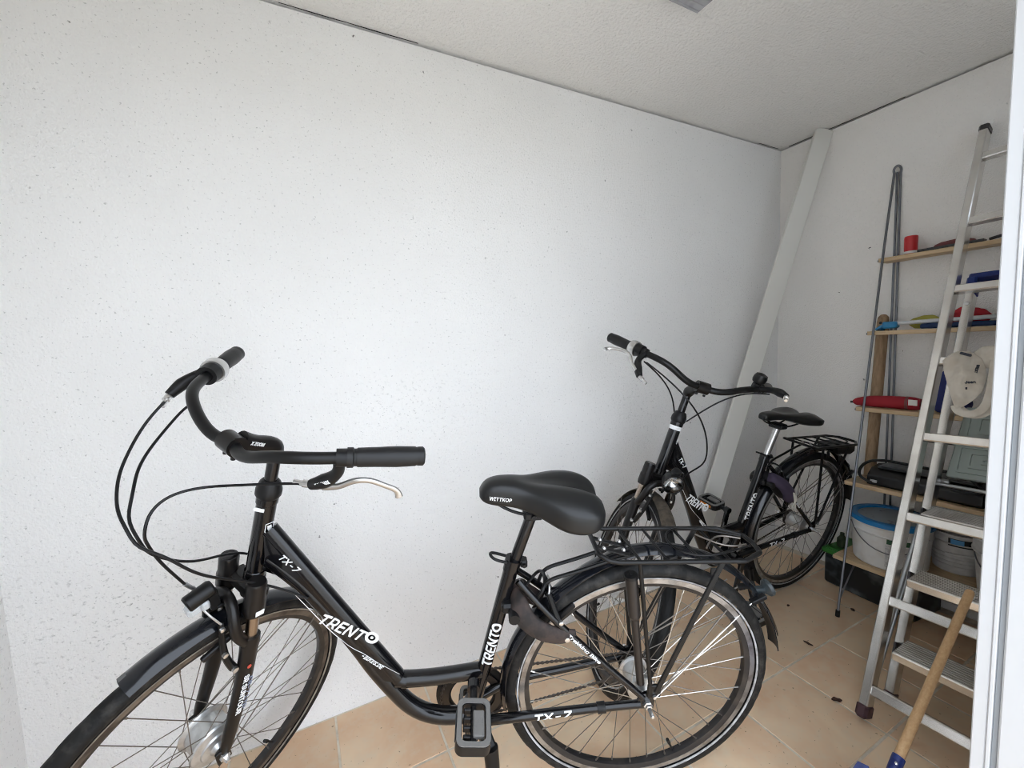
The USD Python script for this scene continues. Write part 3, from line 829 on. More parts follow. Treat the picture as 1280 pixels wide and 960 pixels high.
    if o["clip"]:
        cl = [rk(-0.245, 0.020), rk(-0.17, 0.045), rk(-0.08, 0.050), rk(-0.055, 0.030), rk(-0.055, -0.030), rk(-0.08, -0.050), rk(-0.17, -0.045), rk(-0.245, -0.020)]
        put(K_, "spring_clip", tube(spline(np.array(cl) + (0, 0, 0.008), 40), 0.0026, 8), "black_bar")
        for s in (1, -1):
            put(K_, "spring_clip", tube(spline([rk(-0.24, s * 0.012) + (0, 0, .006), rk(-0.19, s * 0.02) + (0, 0, .008), rk(-0.13, -s * 0.028) + (0, 0, .008)], 12), 0.0022, 6), "spoke_dull")
    else:
        put(K_, "spring_box", extrude([(-0.10, 0.385), (-0.245, 0.382), (-0.25, 0.352), (-0.22, 0.340), (-0.12, 0.350)], 0.09, (0, 0, 0), (1, 0, 0), (0, 0, 1)), "black_plastic", smooth=False)
        put(K_, "spring_clip", tube(spline([rk(0.06, 0.05) + (0, 0, .006), rk(-0.06, 0.045) + (0, 0, .008), rk(-0.2, 0.02) + (0, 0, .008), rk(-0.2, -0.02) + (0, 0, .008), rk(-0.06, -0.045) + (0, 0, .008), rk(0.06, -0.05) + (0, 0, .006)], 36), 0.0028, 8), "black_bar")
    for s in (1, -1):
        put(K_, "leg", rod(rk(0.048, s * 0.066), (-0.006, s * 0.074, 0.03), 0.0052, 10), "black_bar")
        put(K_, "leg", beam(rk(-0.150, s * 0.066) - (0, 0, 0.002), (-0.016, s * 0.078, 0.044), 0.006, 0.013, up=(1, 0, 0.4)), "black_bar", smooth=False)
        put(K_, "foot_plate", box((-0.012, s * 0.074, 0.045), (0.034, 0.008, 0.036), 0.003), "black_bar", smooth=False)
        put(K_, "front_stay", tube(spline([rk(0.04, s * 0.022) - (0, 0, 0.010), rk(0.115, s * 0.022) - (0, 0, 0.036), (0.180, s * 0.022, 0.356), (0.225, s * 0.022, 0.343), (0.252, s * 0.022, 0.330), (0.266, s * 0.022, 0.300)], 26), 0.0046, 8), "black_bar")
    put(K_, "stay_bracket", tube(spline([(0.285, 0.026, 0.282), (0.262, 0.03, 0.322), (0.262, -0.03, 0.322), (0.30, -0.02, 0.288)], 20), 0.004, 8), "black_bar")
    for s in (1, -1):
        put(K_, "bolt", lathe([(0.005, 0), (0.005, 0.005), (0, 0.006)], 6, (-0.012, s * 0.079, 0.032), (0, s, 0)), "bolt_steel", smooth=False)
    if o["strut"]:
        a, b = np.array([0.060, 0.052, 0.356]), np.array([0.016, 0.056, 0.050])
        d = b - a
        Q = group_prim(T, "rack_strut", "dark telescopic strut beside the rack leg")
        put(Q, "sleeve", cat(rod(a, a + d * 0.34, 0.0145, 18), rod(a + d * 0.34, a + d * 0.37, 0.0145, 18, 0.0105)), "strut_brown")
        put(Q, "cap", cat(rod(a - d * 0.025, a, 0.0155, 18), lathe([(0.005, 0), (0.005, 0.006), (0, 0.007)], 10, a - d * 0.025, -d)), "black_plastic")
        put(Q, "lower_tube", rod(a + d * 0.3, b, 0.0098, 16), "strut_brown")

    # ---- mudguards
    an = np.linspace(-8, 165, 60)
    rr = np.interp(an, [-8, 60, 95, 120, 150, 165], [0.366, 0.369, 0.384, 0.392, 0.396, 0.408])
    yy = np.interp(an, [-8, 45, 85, 165], [0, 0, -0.030, -0.030]) if o["strut"] else 0 * an
    G_ = group_prim(T, "mudguard", "black rear mudguard")
    put(G_, "guard", arc_strip((0, 0, 0), an, rr, yy, 0.052, 0.012, 0.0016), "fender_black", smooth=40)
    put(G_, "mud_flap", arc_strip((0, 0, 0), np.linspace(152, 172, 8), np.linspace(0.392, 0.400, 8), -0.022 if o["strut"] else 0, 0.040, 0.006, 0.0025), "black_plastic", smooth=40)
    yb = -0.030 if o["strut"] else 0.0
    for s in (1, -1):
        e = polar(0.372, 143, yb + s * 0.028)
        put(G_, "stay_wire", rod((-0.016, s * 0.079, 0.030), e, 0.0021, 6), "chrome" if s > 0 else "spoke_dull", label="bright steel mudguard stay" if s > 0 else None)
        put(G_, "stay_wire", rod((-0.016, s * 0.079, 0.030), polar(0.352, 136, yb + s * 0.028), 0.0018, 6), "spoke_dull")
        put(G_, "stay_clip", beam(polar(0.360, 143, yb + s * 0.028), polar(0.402, 145, yb + s * 0.022), 0.012, 0.016, up=(0, 1, 0)), "black_plastic", smooth=False)
    for aa in (100, 118):
        put(G_, "bracket", beam(polar(0.372, aa, yb + 0.030), polar(0.340, aa + 3, yb + 0.032), 0.018, 0.004, up=(0, 1, 0)), "black_plastic", smooth=False)
    TL = group_prim(T, "tail_light", "round grey rear reflector on a stem")
    tp = polar(0.396, 145, -0.026)
    td = unit((-0.93, -0.1, 0.36))
    put(TL, "stem", cat(rod(tp, tp + td * 0.026, 0.009, 12, 0.011), box(tp, (0.03, 0.02, 0.03), 0.006)), "reflector_grey")
    put(TL, "lens", lathe([(0.010, 0.012), (0.016, 0.018), (0.0215, 0.023), (0.0225, 0.031), (0.020, 0.034), (0, 0.035)], 26, tp, td), "reflector_grey")

    # ---- drive
    D_ = group_prim(T, "crankset", "crank arms, chain wheel and chain guard")
    put(D_, "chain_ring", ring(BB, [(0.082, -0.0480), (0.082, -0.0445), (0.064, -0.0445), (0.064, -0.0480)], 60), "chain_oil")
    put(D_, "chain_guard", ring(BB, [(0.098, -0.056), (0.098, -0.052), (0.090, -0.050), (0.058, -0.050), (0.058, -0.054)], 60), "black_plastic")
    cu = unit(np.array([-0.009, 0, 0.17]))
    if not o["left_up"]:
        cu = -unit(np.array([0.03, 0, -0.155])) * -1.0
    pl, pr = BB + cu * 0.170, BB - cu * 0.170
    put(D_, "crank", cat(beam(BB + (0, 0.058, 0), pl + (0, 0.072, 0), 0.026, 0.014, up=(0, 1, 0), bev=0.005), lathe([(0, 0.034), (0.013, 0.034), (0.017, 0.05), (0.017, 0.066), (0, 0.066)], 18, BB, (0, 1, 0)), lathe([(0, 0.062), (0.0145, 0.062), (0.0145, 0.082), (0, 0.082)], 16, pl, (0, 1, 0))), "black_paint")
    put(D_, "crank", cat(beam(BB - (0, 0.062, 0), pr - (0, 0.074, 0), 0.026, 0.014, up=(0, 1, 0), bev=0.005), lathe([(0, -0.084), (0.0145, -0.084), (0.0145, -0.064), (0, -0.064)], 16, pr, (0, 1, 0))), "black_paint")
    for s, pp in ((1, pl), (-1, pr)):
        E_ = group_prim(T, "pedal", "black pedal with grey grip pads" if o["dirty"] else "black pedal with amber reflectors")
        tilt = rot_about((0, 1, 0), o["pedal_tilt"])
        cy = s * 0.162

        def pd(mesh):
            v = np.array(mesh.vertices) @ tilt.T
            return trimesh.Trimesh(v + pp + (0, cy, -0.004), mesh.faces, process=False)
        outer = rounded_rect(0.074, 0.104, 0.016)
        inner = rounded_rect(0.050, 0.080, 0.010)
        put(E_, "body", pd(cat(extrude(outer.difference(inner), 0.024), box((0, 0, 0), (0.012, 0.090, 0.014), 0.002))), "black_plastic", smooth=30)
        put(E_, "grip_pad", pd(cat(extrude(rounded_rect(0.072, 0.102, 0.015).difference(rounded_rect(0.053, 0.083, 0.011)), 0.004, (0, 0, 0.0135)))), "pedal_grip", smooth=False, label="grey gritty rim pad")
        put(E_, "grip_pad", pd(box((-0.011, 0.002, 0.008), (0.024, 0.056, 0.012), 0.002)), "pedal_grip", smooth=False, label="grey gritty centre pad")
        for k in range(4):
            put(E_, "tooth", pd(box((0.014, -0.028 + 0.019 * k, 0.006), (0.016, 0.007, 0.014), 0.002)), "black_plastic", smooth=False)
        for sx_ in (1, -1):
            put(E_, "reflector", pd(box((sx_ * 0.0372, 0, 0), (0.003, 0.058, 0.013), 0.001)), "reflector_orange" if not o["dirty"] else "reflector_grey", smooth=False)
        put(E_, "spindle", rod(pp + (0, s * 0.074, 0), pp + (0, s * 0.118, -0.003), 0.0085, 12), "black_plastic")
    # chain
    rc, rs = 0.083, 0.037
    pts = [BB + (rc * math.cos(math.radians(a)), 0, rc * math.sin(math.radians(a))) for a in np.linspace(-86, 94, 40)]
    pts += [np.array([rs * math.cos(math.radians(a)), 0, rs * math.sin(math.radians(a))]) for a in np.linspace(94, 274, 20)]
    pts = np.array(pts)
    cl = np.vstack([pts, pts[:1]])
    tt = np.r_[0, np.cumsum(np.linalg.norm(np.diff(cl, axis=0), axis=1))]
    nn = 2 * int(tt[-1] / 0.0127) * 2
    uu = np.linspace(0, tt[-1], nn, endpoint=False)
    cp = np.stack([np.interp(uu, tt, cl[:, k]) for k in range(3)], 1)
    cp[:, 1] = -0.046
    put(T, "chain", tube(cp, np.where(np.arange(nn) % 4 < 2, 0.0046, 0.0030), 6, True, up=(0, 1, 0), ratio=0.8), "chain_oil", smooth=False)
    put(T, "kickstand", cat(beam((0.415, 0.02, -0.098), (0.392, 0.062, -0.125), 0.032, 0.022, bev=0.006), tube(spline([(0.393, 0.058, -0.118), (0.388, 0.082, -0.19), (0.398, 0.125, -0.275), (0.402, 0.150, -0.318)], 14), np.interp(np.linspace(0, 1, 14), [0, .35, .6, 1], [0.0195, 0.017, 0.010, 0.011]), 12)), "black_bar")

    # ---- frame lock and rear brake
    dirs = np.array([polar(1, 41)[0], 0, polar(1, 41)[2]])
    tang = np.array([-dirs[2], 0, dirs[0]])
    hs = [(0.272, 0.047), (0.295, 0.052), (0.33, 0.054), (0.365, 0.054), (0.40, 0.050), (0.425, 0.036), (0.434, 0.0), (0.425, -0.036), (0.40, -0.050), (0.365, -0.054), (0.33, -0.054), (0.285, -0.048)]
    bend = [0.030, 0.012, -0.004, -0.010, -0.008, 0, 0, 0, -0.008, -0.010, -0.004, 0.012]
    hp = spline([dirs * r + tang * b + (0, y, 0) for (r, y), b in zip(hs, bend)], 48)
    Lk = group_prim(T, "frame_lock", "dusty brown horseshoe frame lock over the rear wheel" if o["dirty"] else "black horseshoe frame lock")
    put(Lk, "body", bumpy(tube(hp, np.interp(np.linspace(0, 1, 48), [0, .08, .2, .8, .92, 1], [0.013, 0.021, 0.024, 0.024, 0.02, 0.012]), 14, up=(0, 1, 0), ratio=0.5), 0.0012, 60), "lock_dusty" if o["dirty"] else "black_plastic", smooth=60)
    put(Lk, "cylinder", cat(rod(dirs * 0.425 + (0, 0.02, 0) - tang * 0.02, dirs * 0.425 + (0, 0.062, 0) - tang * 0.02, 0.013, 14), box(dirs * 0.43 + (0, 0.0, 0) - tang * 0.02, (0.05, 0.07, 0.026), 0.006)), "black_plastic")
    Bk = group_prim(T, "brake", "rear rim brake")
    for s in (1, -1):
        put(Bk, "brake_arm", tube(spline([(0.208, s * 0.050, 0.196), (0.225, s * 0.046, 0.235), (0.24, s * 0.036, 0.275), (0.25, s * 0.030, 0.305)], 12), np.linspace(0.009, 0.006, 12), 10), "black_bar")
        put(Bk, "brake_pad", box((0.205, s * 0.021, 0.243), (0.055, 0.011, 0.014), 0.003, basis((0.7, 0, 0.7), (-0.7, 0, 0.7))), "black_plastic", smooth=False)
        for r_, p_ in ((0.0065, (0.207, s * 0.056, 0.198)), (0.0055, (0.222, s * 0.050, 0.24))):
            put(Bk, "bolt", lathe([(r_, 0), (r_, 0.006), (0, 0.008)], 10, p_, (0, s, 0)), "bolt_steel")
    put(Bk, "brake_noodle", tube(spline([(0.25, 0.032, 0.303), (0.245, 0.01, 0.318), (0.25, -0.03, 0.312), (0.265, -0.04, 0.29)], 16), 0.0028, 8), "bolt_steel")

    # ---- steering: fork, mudguard, lamp, stem, bar
    K2 = group_prim(T, "fork", "black suspension fork")
    fp = np.cross((0, 1, 0), AX)
    fp = fp if fp[0] > 0 else -fp
    cc = HT_B - AX * 0.022 + fp * 0.012
    put(K2, "crown", cat(beam(cc - (0, 0.055, 0), cc + (0, 0.055, 0), 0.040, 0.034, up=AX, bev=0.011), lathe([(0.0235, -0.05), (0.0245, -0.02), (0.0235, -0.003), (0, -0.003)], 24, HT_B, AX)), "black_fork", S=True)
    for s in (1, -1):
        lt = np.array([0.949, s * 0.055, 0.402])
        sb = np.array([0.981, s * 0.055, 0.262])
        put(K2, "crown_cap", cat(lathe([(0.0, 0.012), (0.018, 0.012), (0.0205, 0.006), (0.0205, -0.028), (0.0225, -0.034), (0.0225, -0.062), (0.020, -0.072), (0, -0.072)], 24, lt, unit(lt - sb))), "black_fork", S=True)
        put(K2, "stanchion", rod(lt - unit(lt - sb) * 0.06, sb - unit(lt - sb) * 0.02, 0.0128, 20), "stanchion_steel", S=True, label="bright metal stanchion")
        low = spline([(0.979, s * 0.056, 0.272), (0.990, s * 0.057, 0.235), (1.012, s * 0.058, 0.16), (1.042, s * 0.059, 0.075), (1.070, s * 0.061, 0.005), (1.090, s * 0.062, -0.050)], 30)
        put(K2, "fork_leg", cat(tube(low, np.interp(np.linspace(0, 1, 30), [0, .04, .12, .5, .85, 1], [0.0195, 0.021, 0.0195, 0.0175, 0.014, 0.010]), 18, up=(0, 1, 0), ratio=0.85), box(HUBF + (0, s * 0.061, -0.004), (0.03, 0.008, 0.044), 0.003)), "black_fork", S=True, smooth=50)
        if s > 0:
            dd = unit(low[22] - low[8])
            uu_ = np.cross((0, 1, 0), dd)
            put(K2, "lettering", lettering("SR SUNTOUR", 0.011, low[8] + (0, 0.0165, 0) - uu_ * 0.010, dd, uu_, 0.0012, True, 0, 0.105), "white_print", S=True, smooth=False, label="white lettering on the fork leg")
            put(K2, "lettering", lettering("CR-7 LTD", 0.008, low[9] + (0, 0.0155, 0) + uu_ * 0.003, dd, uu_, 0.0012, False, 0, 0.085), "blue_grey_print", S=True, smooth=False, label="faint blue grey lettering on the fork leg")
            put(K2, "badge", extrude(Point(0, 0).buffer(0.0045), 0.0012, low[6] + (0, 0.0180, 0) - uu_ * 0.004, (1, 0, 0), (0, 0, 1)), "red_print", S=True, smooth=False, label="small red mark on the fork leg")
            put(K2, "badge", extrude(rounded_rect(0.018, 0.012, 0.001), 0.0012, lt - unit(lt - sb) * 0.058 + (0, 0.0222, 0), fp, AX), "white_print", S=True, smooth=False, label="small white badge on the fork crown")
    arch = spline([(0.990, 0.058, 0.258), (1.004, 0.054, 0.300), (0.998, 0.042, 0.345), (0.990, 0.018, 0.364), (0.990, -0.018, 0.364), (0.998, -0.042, 0.345), (1.004, -0.054, 0.300), (0.990, -0.058, 0.258)], 40)
    put(K2, "brace", tube(arch, 0.0115, 14), "black_fork", S=True)
    B2 = group_prim(T, "brake", "front rim brake")
    for s in (1, -1):
        put(B2, "brake_arm", tube(spline([(1.024, s * 0.050, 0.205), (1.030, s * 0.044, 0.245), (1.026, s * 0.036, 0.290), (1.020, s * 0.032, 0.335)], 12), np.linspace(0.0085, 0.0058, 12), 10), "black_bar", S=True)
        put(B2, "brake_pad", box((1.036, s * 0.022, 0.262), (0.060, 0.011, 0.014), 0.003, basis((0.18, 0, 0.98), (0.98, 0, -0.18))), "black_plastic", S=True, smooth=False)
        for r_, p_ in ((0.0065, (1.024, s * 0.056, 0.207)), (0.0055, (1.032, s * 0.047, 0.26)), (0.005, (1.022, s * 0.036, 0.325))):
            put(B2, "bolt", lathe([(r_, 0), (r_, 0.007), (0, 0.009)], 10, p_, (0, s, 0)), "bolt_steel", S=True)
    put(B2, "brake_noodle", tube(spline([(1.02, -0.034, 0.335), (1.03, -0.03, 0.37), (1.035, 0.0, 0.378), (1.02, 0.034, 0.335)], 16), 0.0022, 8), "bolt_steel", S=True)
    an = np.linspace(75, 158, 36)
    G2 = group_prim(T, "mudguard", "black front mudguard" if o["dirty"] else "dirt-stained front mudguard")
    put(G2, "guard", arc_strip(HUBF, an, np.interp(an, [75, 100, 158], [0.366, 0.371, 0.366]), 0.0, 0.054, 0.013, 0.0016), "fender_black" if o["dirty"] else "rust_dirt", S=True, smooth=40)
    put(G2, "scuff", arc_strip(HUBF, np.linspace(75.2, 77.4, 5), 0.3652, -0.010, 0.018, 0.0022, 0.0008), "scuff_grey", S=True, smooth=40, label="scraped grey patch at the guard tip")
    for s in (1, -1):
        put(G2, "stay_wire", rod(HUBF + (-0.01, s * 0.064, 0.0), polar(0.352, 150, s * 0.026, HUBF), 0.0018, 6), "spoke_dull", S=True)
    Lt = group_prim(T, "headlight", "black cylindrical headlight with clear lens" if o["lamp"] == "tube" else "round headlight with clear silver reflector")
    if o["lamp"] == "tube":
        la, lb_ = np.array([1.046, 0.0, 0.428]), np.array([1.008, 0.0, 0.404])
        ld = unit(HUBF * 0 + (0.94, 0.0, -0.08))
        put(Lt, "housing", cat(tube(np.array([(1.058, 0, 0.408), (1.055, 0, 0.4085), (1.012, 0, 0.4145), (1.007, 0, 0.415)]), [0.0150, 0.0175, 0.0175, 0.014], 22)), "black_bar", S=True)
        put(Lt, "lens", cat(box((1.048, 0, 0.388), (0.026, 0.026, 0.024), 0.006), box((1.029, 0, 0.381), (0.016, 0.020, 0.022), 0.005)), "lens_clear", S=True, smooth=False)
        put(Lt, "bracket", cat(beam((1.012, 0, 0.405), (1.010, 0, 0.352), 0.020, 0.010, up=(0, 1, 0)), beam((1.010, 0, 0.356), (0.975, 0, 0.350), 0.018, 0.008)), "black_plastic", S=True, smooth=False)
    else:
        lc, ld = np.array([1.046, 0.0, 0.412]), unit((1.0, 0, -0.10))
        put(Lt, "housing", lathe([(0, -0.045), (0.018, -0.043), (0.030, -0.025), (0.036, 0.0), (0.037, 0.012), (0.0345, 0.012), (0.033, 0.002), (0, -0.03)], 28, lc, ld), "black_plastic", S=True)
        put(Lt, "reflector", lathe([(0.033, 0.009), (0.022, -0.004), (0.006, -0.012), (0, -0.013)], 28, lc, ld), "chrome", S=True)
        put(Lt, "lens", lathe([(0.0340, 0.010), (0.028, 0.0155), (0.012, 0.019), (0, 0.020)], 28, lc, ld), "lens_glass", S=True)
        put(Lt, "bracket", cat(beam((1.02, 0, 0.39), (1.004, 0, 0.345), 0.018, 0.008, up=(0, 1, 0)), beam((1.006, 0, 0.348), (0.975, 0, 0.345), 0.018, 0.007)), "black_plastic", S=True, smooth=False)
        put(Lt, "top_cap", lathe([(0, 0.016), (0.014, 0.014), (0.017, 0.004), (0.016, -0.012), (0, -0.012)], 18, lc + (-0.012, 0, 0.034), (0.2, 0, 1)), "black_plastic", S=True)
    # headset cone, quill, stem
    St = group_prim(T, "stem", "black quill stem with raised handlebar clamp")
    put(St, "headset_cone", lathe([(0.0, 0.196), (0.0225, 0.199), (0.0265, 0.206), (0.0265, 0.218), (0.021, 0.235), (0.0165, 0.240), (0.0, 0.240)], 28, HT_B, AX), "black_plastic", S=True)
    if o["ring_white"]:
        put(St, "headset_ring", lathe([(0, 0.170), (0.0218, 0.170), (0.0218, 0.186), (0, 0.186)], 28, HT_B, AX), "white_print", S=True, label="white headset ring")
    q0 = HT_B + AX * 0.235
    q1 = HT_B + AX * 0.318
    put(St, "quill", rod(q0, q1, 0.0132, 20), "black_paint", S=True)
    clampc = np.array([0.921, 0, 0.733])
    body = spline([q1 - AX * 0.020 + fp * -0.004, q1 + AX * 0.000 + fp * 0.006, (0.880, 0, 0.712), clampc + (-0.016, 0, 0.000)], 14)
    put(St, "stem_body", cat(tube(body, np.interp(np.linspace(0, 1, 14), [0, .2, .6, 1], [0.013, 0.0195, 0.0175, 0.019]), 18), rod(clampc - (0, 0.021, 0), clampc + (0, 0.021, 0), 0.0205, 22)), "black_fork", S=True, smooth=50)
    for s in (1, -1):
        put(St, "clamp_bolt", lathe([(0.0045, 0), (0.0045, 0.006), (0, 0.007)], 10, clampc + (0.008, s * 0.014, -0.0205), (0.2, 0, -1)), "black_bar", S=True)
    bdir = unit(body[9] - body[4])
    put(St, "lettering", lettering("X ZOOM", 0.0070, (0.898, 0.0190, 0.727), -bdir, np.cross(bdir, (0, 1, 0)) * -1 if np.cross(bdir, (0, 1, 0))[2] < 0 else np.cross(bdir, (0, 1, 0)), 0.0016, True, 0.1, 0.028), "white_print", S=True, smooth=False, label="white mark on the stem")
    H_ = group_prim(T, "handlebar", "black swept-back handlebar")
    half = [(0.921, 0.0, 0.733), (0.929, 0.035, 0.735), (0.932, 0.075, 0.745), (0.924, 0.125, 0.766), (0.905, 0.168, 0.776), (0.872, 0.205, 0.7755), (0.837, 0.236, 0.7735), (0.790, 0.276, 0.770), (0.740, 0.319, 0.766)]
    full = [mirror(p) for p in half[:0:-1]] + [np.array(p) for p in half]
    bar = spline(full, 70)
    put(H_, "bar", tube(bar, 0.0112, 16), "black_bar", S=True)
    e_in, e_out = np.array(half[6]), np.array(half[8])
    gd = unit(e_out - e_in)
    for s in (1, -1):
        a = e_in if s > 0 else mirror(e_in + gd * 0.034)
        g = gd if s > 0 else mirror(gd)
        ln = np.linalg.norm(e_out - e_in) - (0 if s > 0 else 0.034)
        put(H_, "grip", lathe([(0.0125, -0.004), (0.0185, -0.004), (0.0185, 0.006), (0.0160, 0.008), (0.0160, 0.012), (0.0175, 0.014), (0.0182, ln * 0.35), (0.0195, ln * 0.65), (0.0185, ln - 0.012), (0.0172, ln - 0.010), (0.0180, ln - 0.006), (0.0180, ln + 0.002), (0.015, ln + 0.005), (0, ln + 0.005)], 28, a, g), "rubber_grip", S=True, smooth=50)
    put(H_, "shifter", lathe([(0.013, -0.030), (0.0215, -0.030), (0.0225, -0.010), (0.0225, 0.000), (0.013, 0.0)], 30, mirror(e_in + gd * 0.005), mirror(gd)), "black_plastic", S=True, label="black twist shifter body")
    put(H_, "shifter_ring", lathe([(0.013, 0.0), (0.0265, 0.0), (0.0275, 0.006), (0.0275, 0.017), (0.0245, 0.026), (0.0205, 0.028), (0.013, 0.028)], 32, mirror(e_in + gd * 0.002), mirror(gd)), "satin_alloy", S=True, label="silver gear shifter ring")
    # brake levers
    for s in (1, -1):
        droop, shift, blade = o["lever"][s]
        ax_ = gd if s > 0 else mirror(gd)
        c0 = e_in if s > 0 else mirror(e_in)
        Rr = rot_about(ax_, droop if s > 0 else -droop)

        def lv(p):
            q = np.asarray(p, float) - gd * shift
            q = q if s > 0 else mirror(q)
            return c0 + Rr @ (q - c0)
        LV = [lv(p) for p in ((0.851, 0.224, 0.772), (0.848, 0.216, 0.738), (0.858, 0.19, 0.708), (0.868, 0.162, 0.690))]
        put(H_, "lever_body", cat(rod(c0 - ax_ * (0.022 + max(shift, 0)), c0 - ax_ * (0.004 + max(shift, 0)), 0.0165, 18), tube(spline(LV, 14), np.interp(np.linspace(0, 1, 14), [0, .4, .7, 1], [0.010, 0.011, 0.0145, 0.0105]), 12)), "black_plastic", S=True)
        bl = spline([lv(p) for p in ((0.862, 0.186, 0.694), (0.846, 0.216, 0.703), (0.834, 0.240, 0.720), (0.815, 0.262, 0.722), (0.795, 0.282, 0.708), (0.778, 0.296, 0.690), (0.776, 0.298, 0.678))], 26)
        if blade:
            put(H_, "lever_blade", cat(tube(bl, np.interp(np.linspace(0, 1, 26), [0, .3, .75, .93, 1], [0.0075, 0.0065, 0.0055, 0.0060, 0.0075]), 10, up=np.cross(unit(lv(e_out) - lv(e_in)), (0, 0, 1)), ratio=0.7)), "satin_alloy", S=True, label="silver brake lever")
        put(H_, "barrel_adjuster", cat(rod(lv((0.868, 0.162, 0.690)), lv((0.876, 0.148, 0.690)), 0.0075, 12), rod(lv((0.876, 0.148, 0.690)), lv((0.884, 0.132, 0.690)), 0.0052, 12)), "bolt_steel", S=True)
        if s > 0:
            put(H_, "lettering", lettering("X PROMAX", 0.0075, lv((0.872, 0.172, 0.699)) + (0.0, 0.012, 0.0), unit(np.array(LV[2]) - LV[3]), (0.0, 0.2, 1), 0.0014, True, 0, 0.034), "white_print", S=True, smooth=False, label="white mark on the brake lever body")
    if o["bell"]:
        bp = np.array([0.880, 0.190, 0.793])
        Bl = group_prim(T, "bell", "black bell on the handlebar")
        put(Bl, "dome", lathe([(0.006, -0.016), (0.019, -0.014), (0.0225, -0.006), (0.0225, 0.006), (0.019, 0.016), (0.008, 0.020), (0, 0.020)], 26, bp + (0, 0, 0.022), (0.1, 0, 1)), "black_bar", S=True)
        put(Bl, "bracket", box(bp + (0, 0, -0.004), (0.02, 0.026, 0.022), 0.004), "black_plastic", S=True, smooth=False)
    # cables
    for nm, cpts in o["cables"]:
        put(T, "cable", tube(spline(cpts, 60), 0.0027, 8), "black_plastic", label=nm)
    for fa, fb in o["ferrules"]:
        put(T, "cable_end", rod(fa, fb, 0.0042, 10), "bolt_steel", label="silver cable end")
    return T, put


mat("stanchion_steel", (0.42, 0.35, 0.29), 0.22, metal=1.0)
mat("lens_glass", (0.95, 0.96, 0.97), 0.03)
_n = {"t": ("transparent_bsdf", {"color": (0.93, 0.95, 0.96)}), "g": ("glossy_bsdf", {"roughness": 0.03}), "f": ("fresnel", {"IOR": 1.5}), "m": ("mix_closure", {})}
MAT["lens_glass"] = usdkit.material(stage, "/World/Looks/lens_glass", _n, [("f.fac", "m.fac"), ("t.BSDF", "m.closure1"), ("g.BSDF", "m.closure2")], surface="m.closure")

L1 = np.array([[-0.92325722, -0.38280822, -0.03246501], [0.38308824, -0.91096171, -0.15294496], [0.02897421, -0.1536445, 0.9877013]])
C1 = np.array([0.73816594, 0.79534241, 0.34979667])
L2 = np.array([[-0.99816566, -0.05436214, 0.02664732], [0.04963514, -0.98683204, -0.15394442], [0.03466517, -0.15233939, 0.98772012]])
C2 = np.array([2.08047331, 1.13664534, 0.3498682])
cab1 = [("front brake cable", [(0.748, 0.116, 0.653), (0.8, 0.112, 0.652), (0.876, 0.107, 0.649), (0.937, 0.124, 0.652), (0.968, 0.151, 0.647), (0.979, 0.175, 0.63), (0.983, 0.184, 0.61), (1.0, 0.166, 0.57), (1.007, 0.145, 0.527), (1.008, 0.12, 0.477), (1.005, 0.098, 0.432)]),
        ("rear brake cable", [(1.047, -0.002, 0.786), (1.06, 0.031, 0.758), (1.065, 0.078, 0.718), (1.059, 0.121, 0.682), (1.045, 0.151, 0.657), (1.021, 0.181, 0.635), (1.003, 0.195, 0.617), (0.99, 0.197, 0.588), (0.969, 0.185, 0.560), (0.945, 0.160, 0.51), (0.915, 0.085, 0.425), (0.865, 0.042, 0.370), (0.805, 0.024, 0.321)]),
        ("gear cable", [(1.022, -0.060, 0.774), (1.033, -0.030, 0.760), (1.04, -0.002, 0.743), (1.044, 0.056, 0.712), (1.036, 0.11, 0.683), (1.026, 0.145, 0.650), (1.024, 0.162, 0.616), (1.013, 0.168, 0.586), (1.01, 0.156, 0.547), (1.005, 0.133, 0.517), (0.99, 0.074, 0.467), (0.950, -0.025, 0.410), (0.90, -0.026, 0.38)])]
cab2 = [("gear cable", [(1.029, -0.038, 0.791), (0.951, -0.03, 0.733), (0.89, -0.024, 0.657), (0.868, -0.024, 0.60)]),
        ("rear brake cable", [(1.022, -0.034, 0.789), (0.98, 0.035, 0.739), (0.948, 0.102, 0.683), (0.873, 0.111, 0.596), (0.819, 0.101, 0.499), (0.808, 0.084, 0.43), (0.829, 0.046, 0.378), (0.839, 0.024, 0.338)]),
        ("front brake cable", [(0.669, 0.189, 0.711), (0.71, 0.155, 0.707), (0.779, 0.105, 0.675), (0.829, 0.072, 0.631), (0.875, 0.043, 0.584)])]
o1 = dict(dirty=True, stripe_f="stripe_tan", rim_core="rim_black", track_f="rim_brown", saddle="wide", post="black_paint", clip=True, strut=True, left_up=True, pedal_tilt=-0.12, lamp="tube", ring_white=False, lever={1: (0.0, 0.0, True), -1: (-1.4, -0.04, False)}, bell=False, cables=cab1,
          ferrules=[((1.005, 0.098, 0.432), (1.003, 0.080, 0.405))])
o2 = dict(dirty=False, stripe_f="stripe_grey", rim_core="rim_black", track_f="rim_black", saddle="slim", post="satin_alloy", clip=False, strut=False, left_up=False, pedal_tilt=0.15, lamp="round", ring_white=True, lever={1: (-2.2, 0.03, False), -1: (-1.15, 0.02, True)}, bell=True, cables=cab2, ferrules=[])
B1, put1 = bicycle("black step-through bicycle with wide saddle in the foreground, front wheel cut by picture edge", L1, C1, 0.97253872, o1)
B2_, put2 = bicycle("black step-through bicycle parked in the corner with round headlight and bell", L2, C2, 1.14659821, o2)
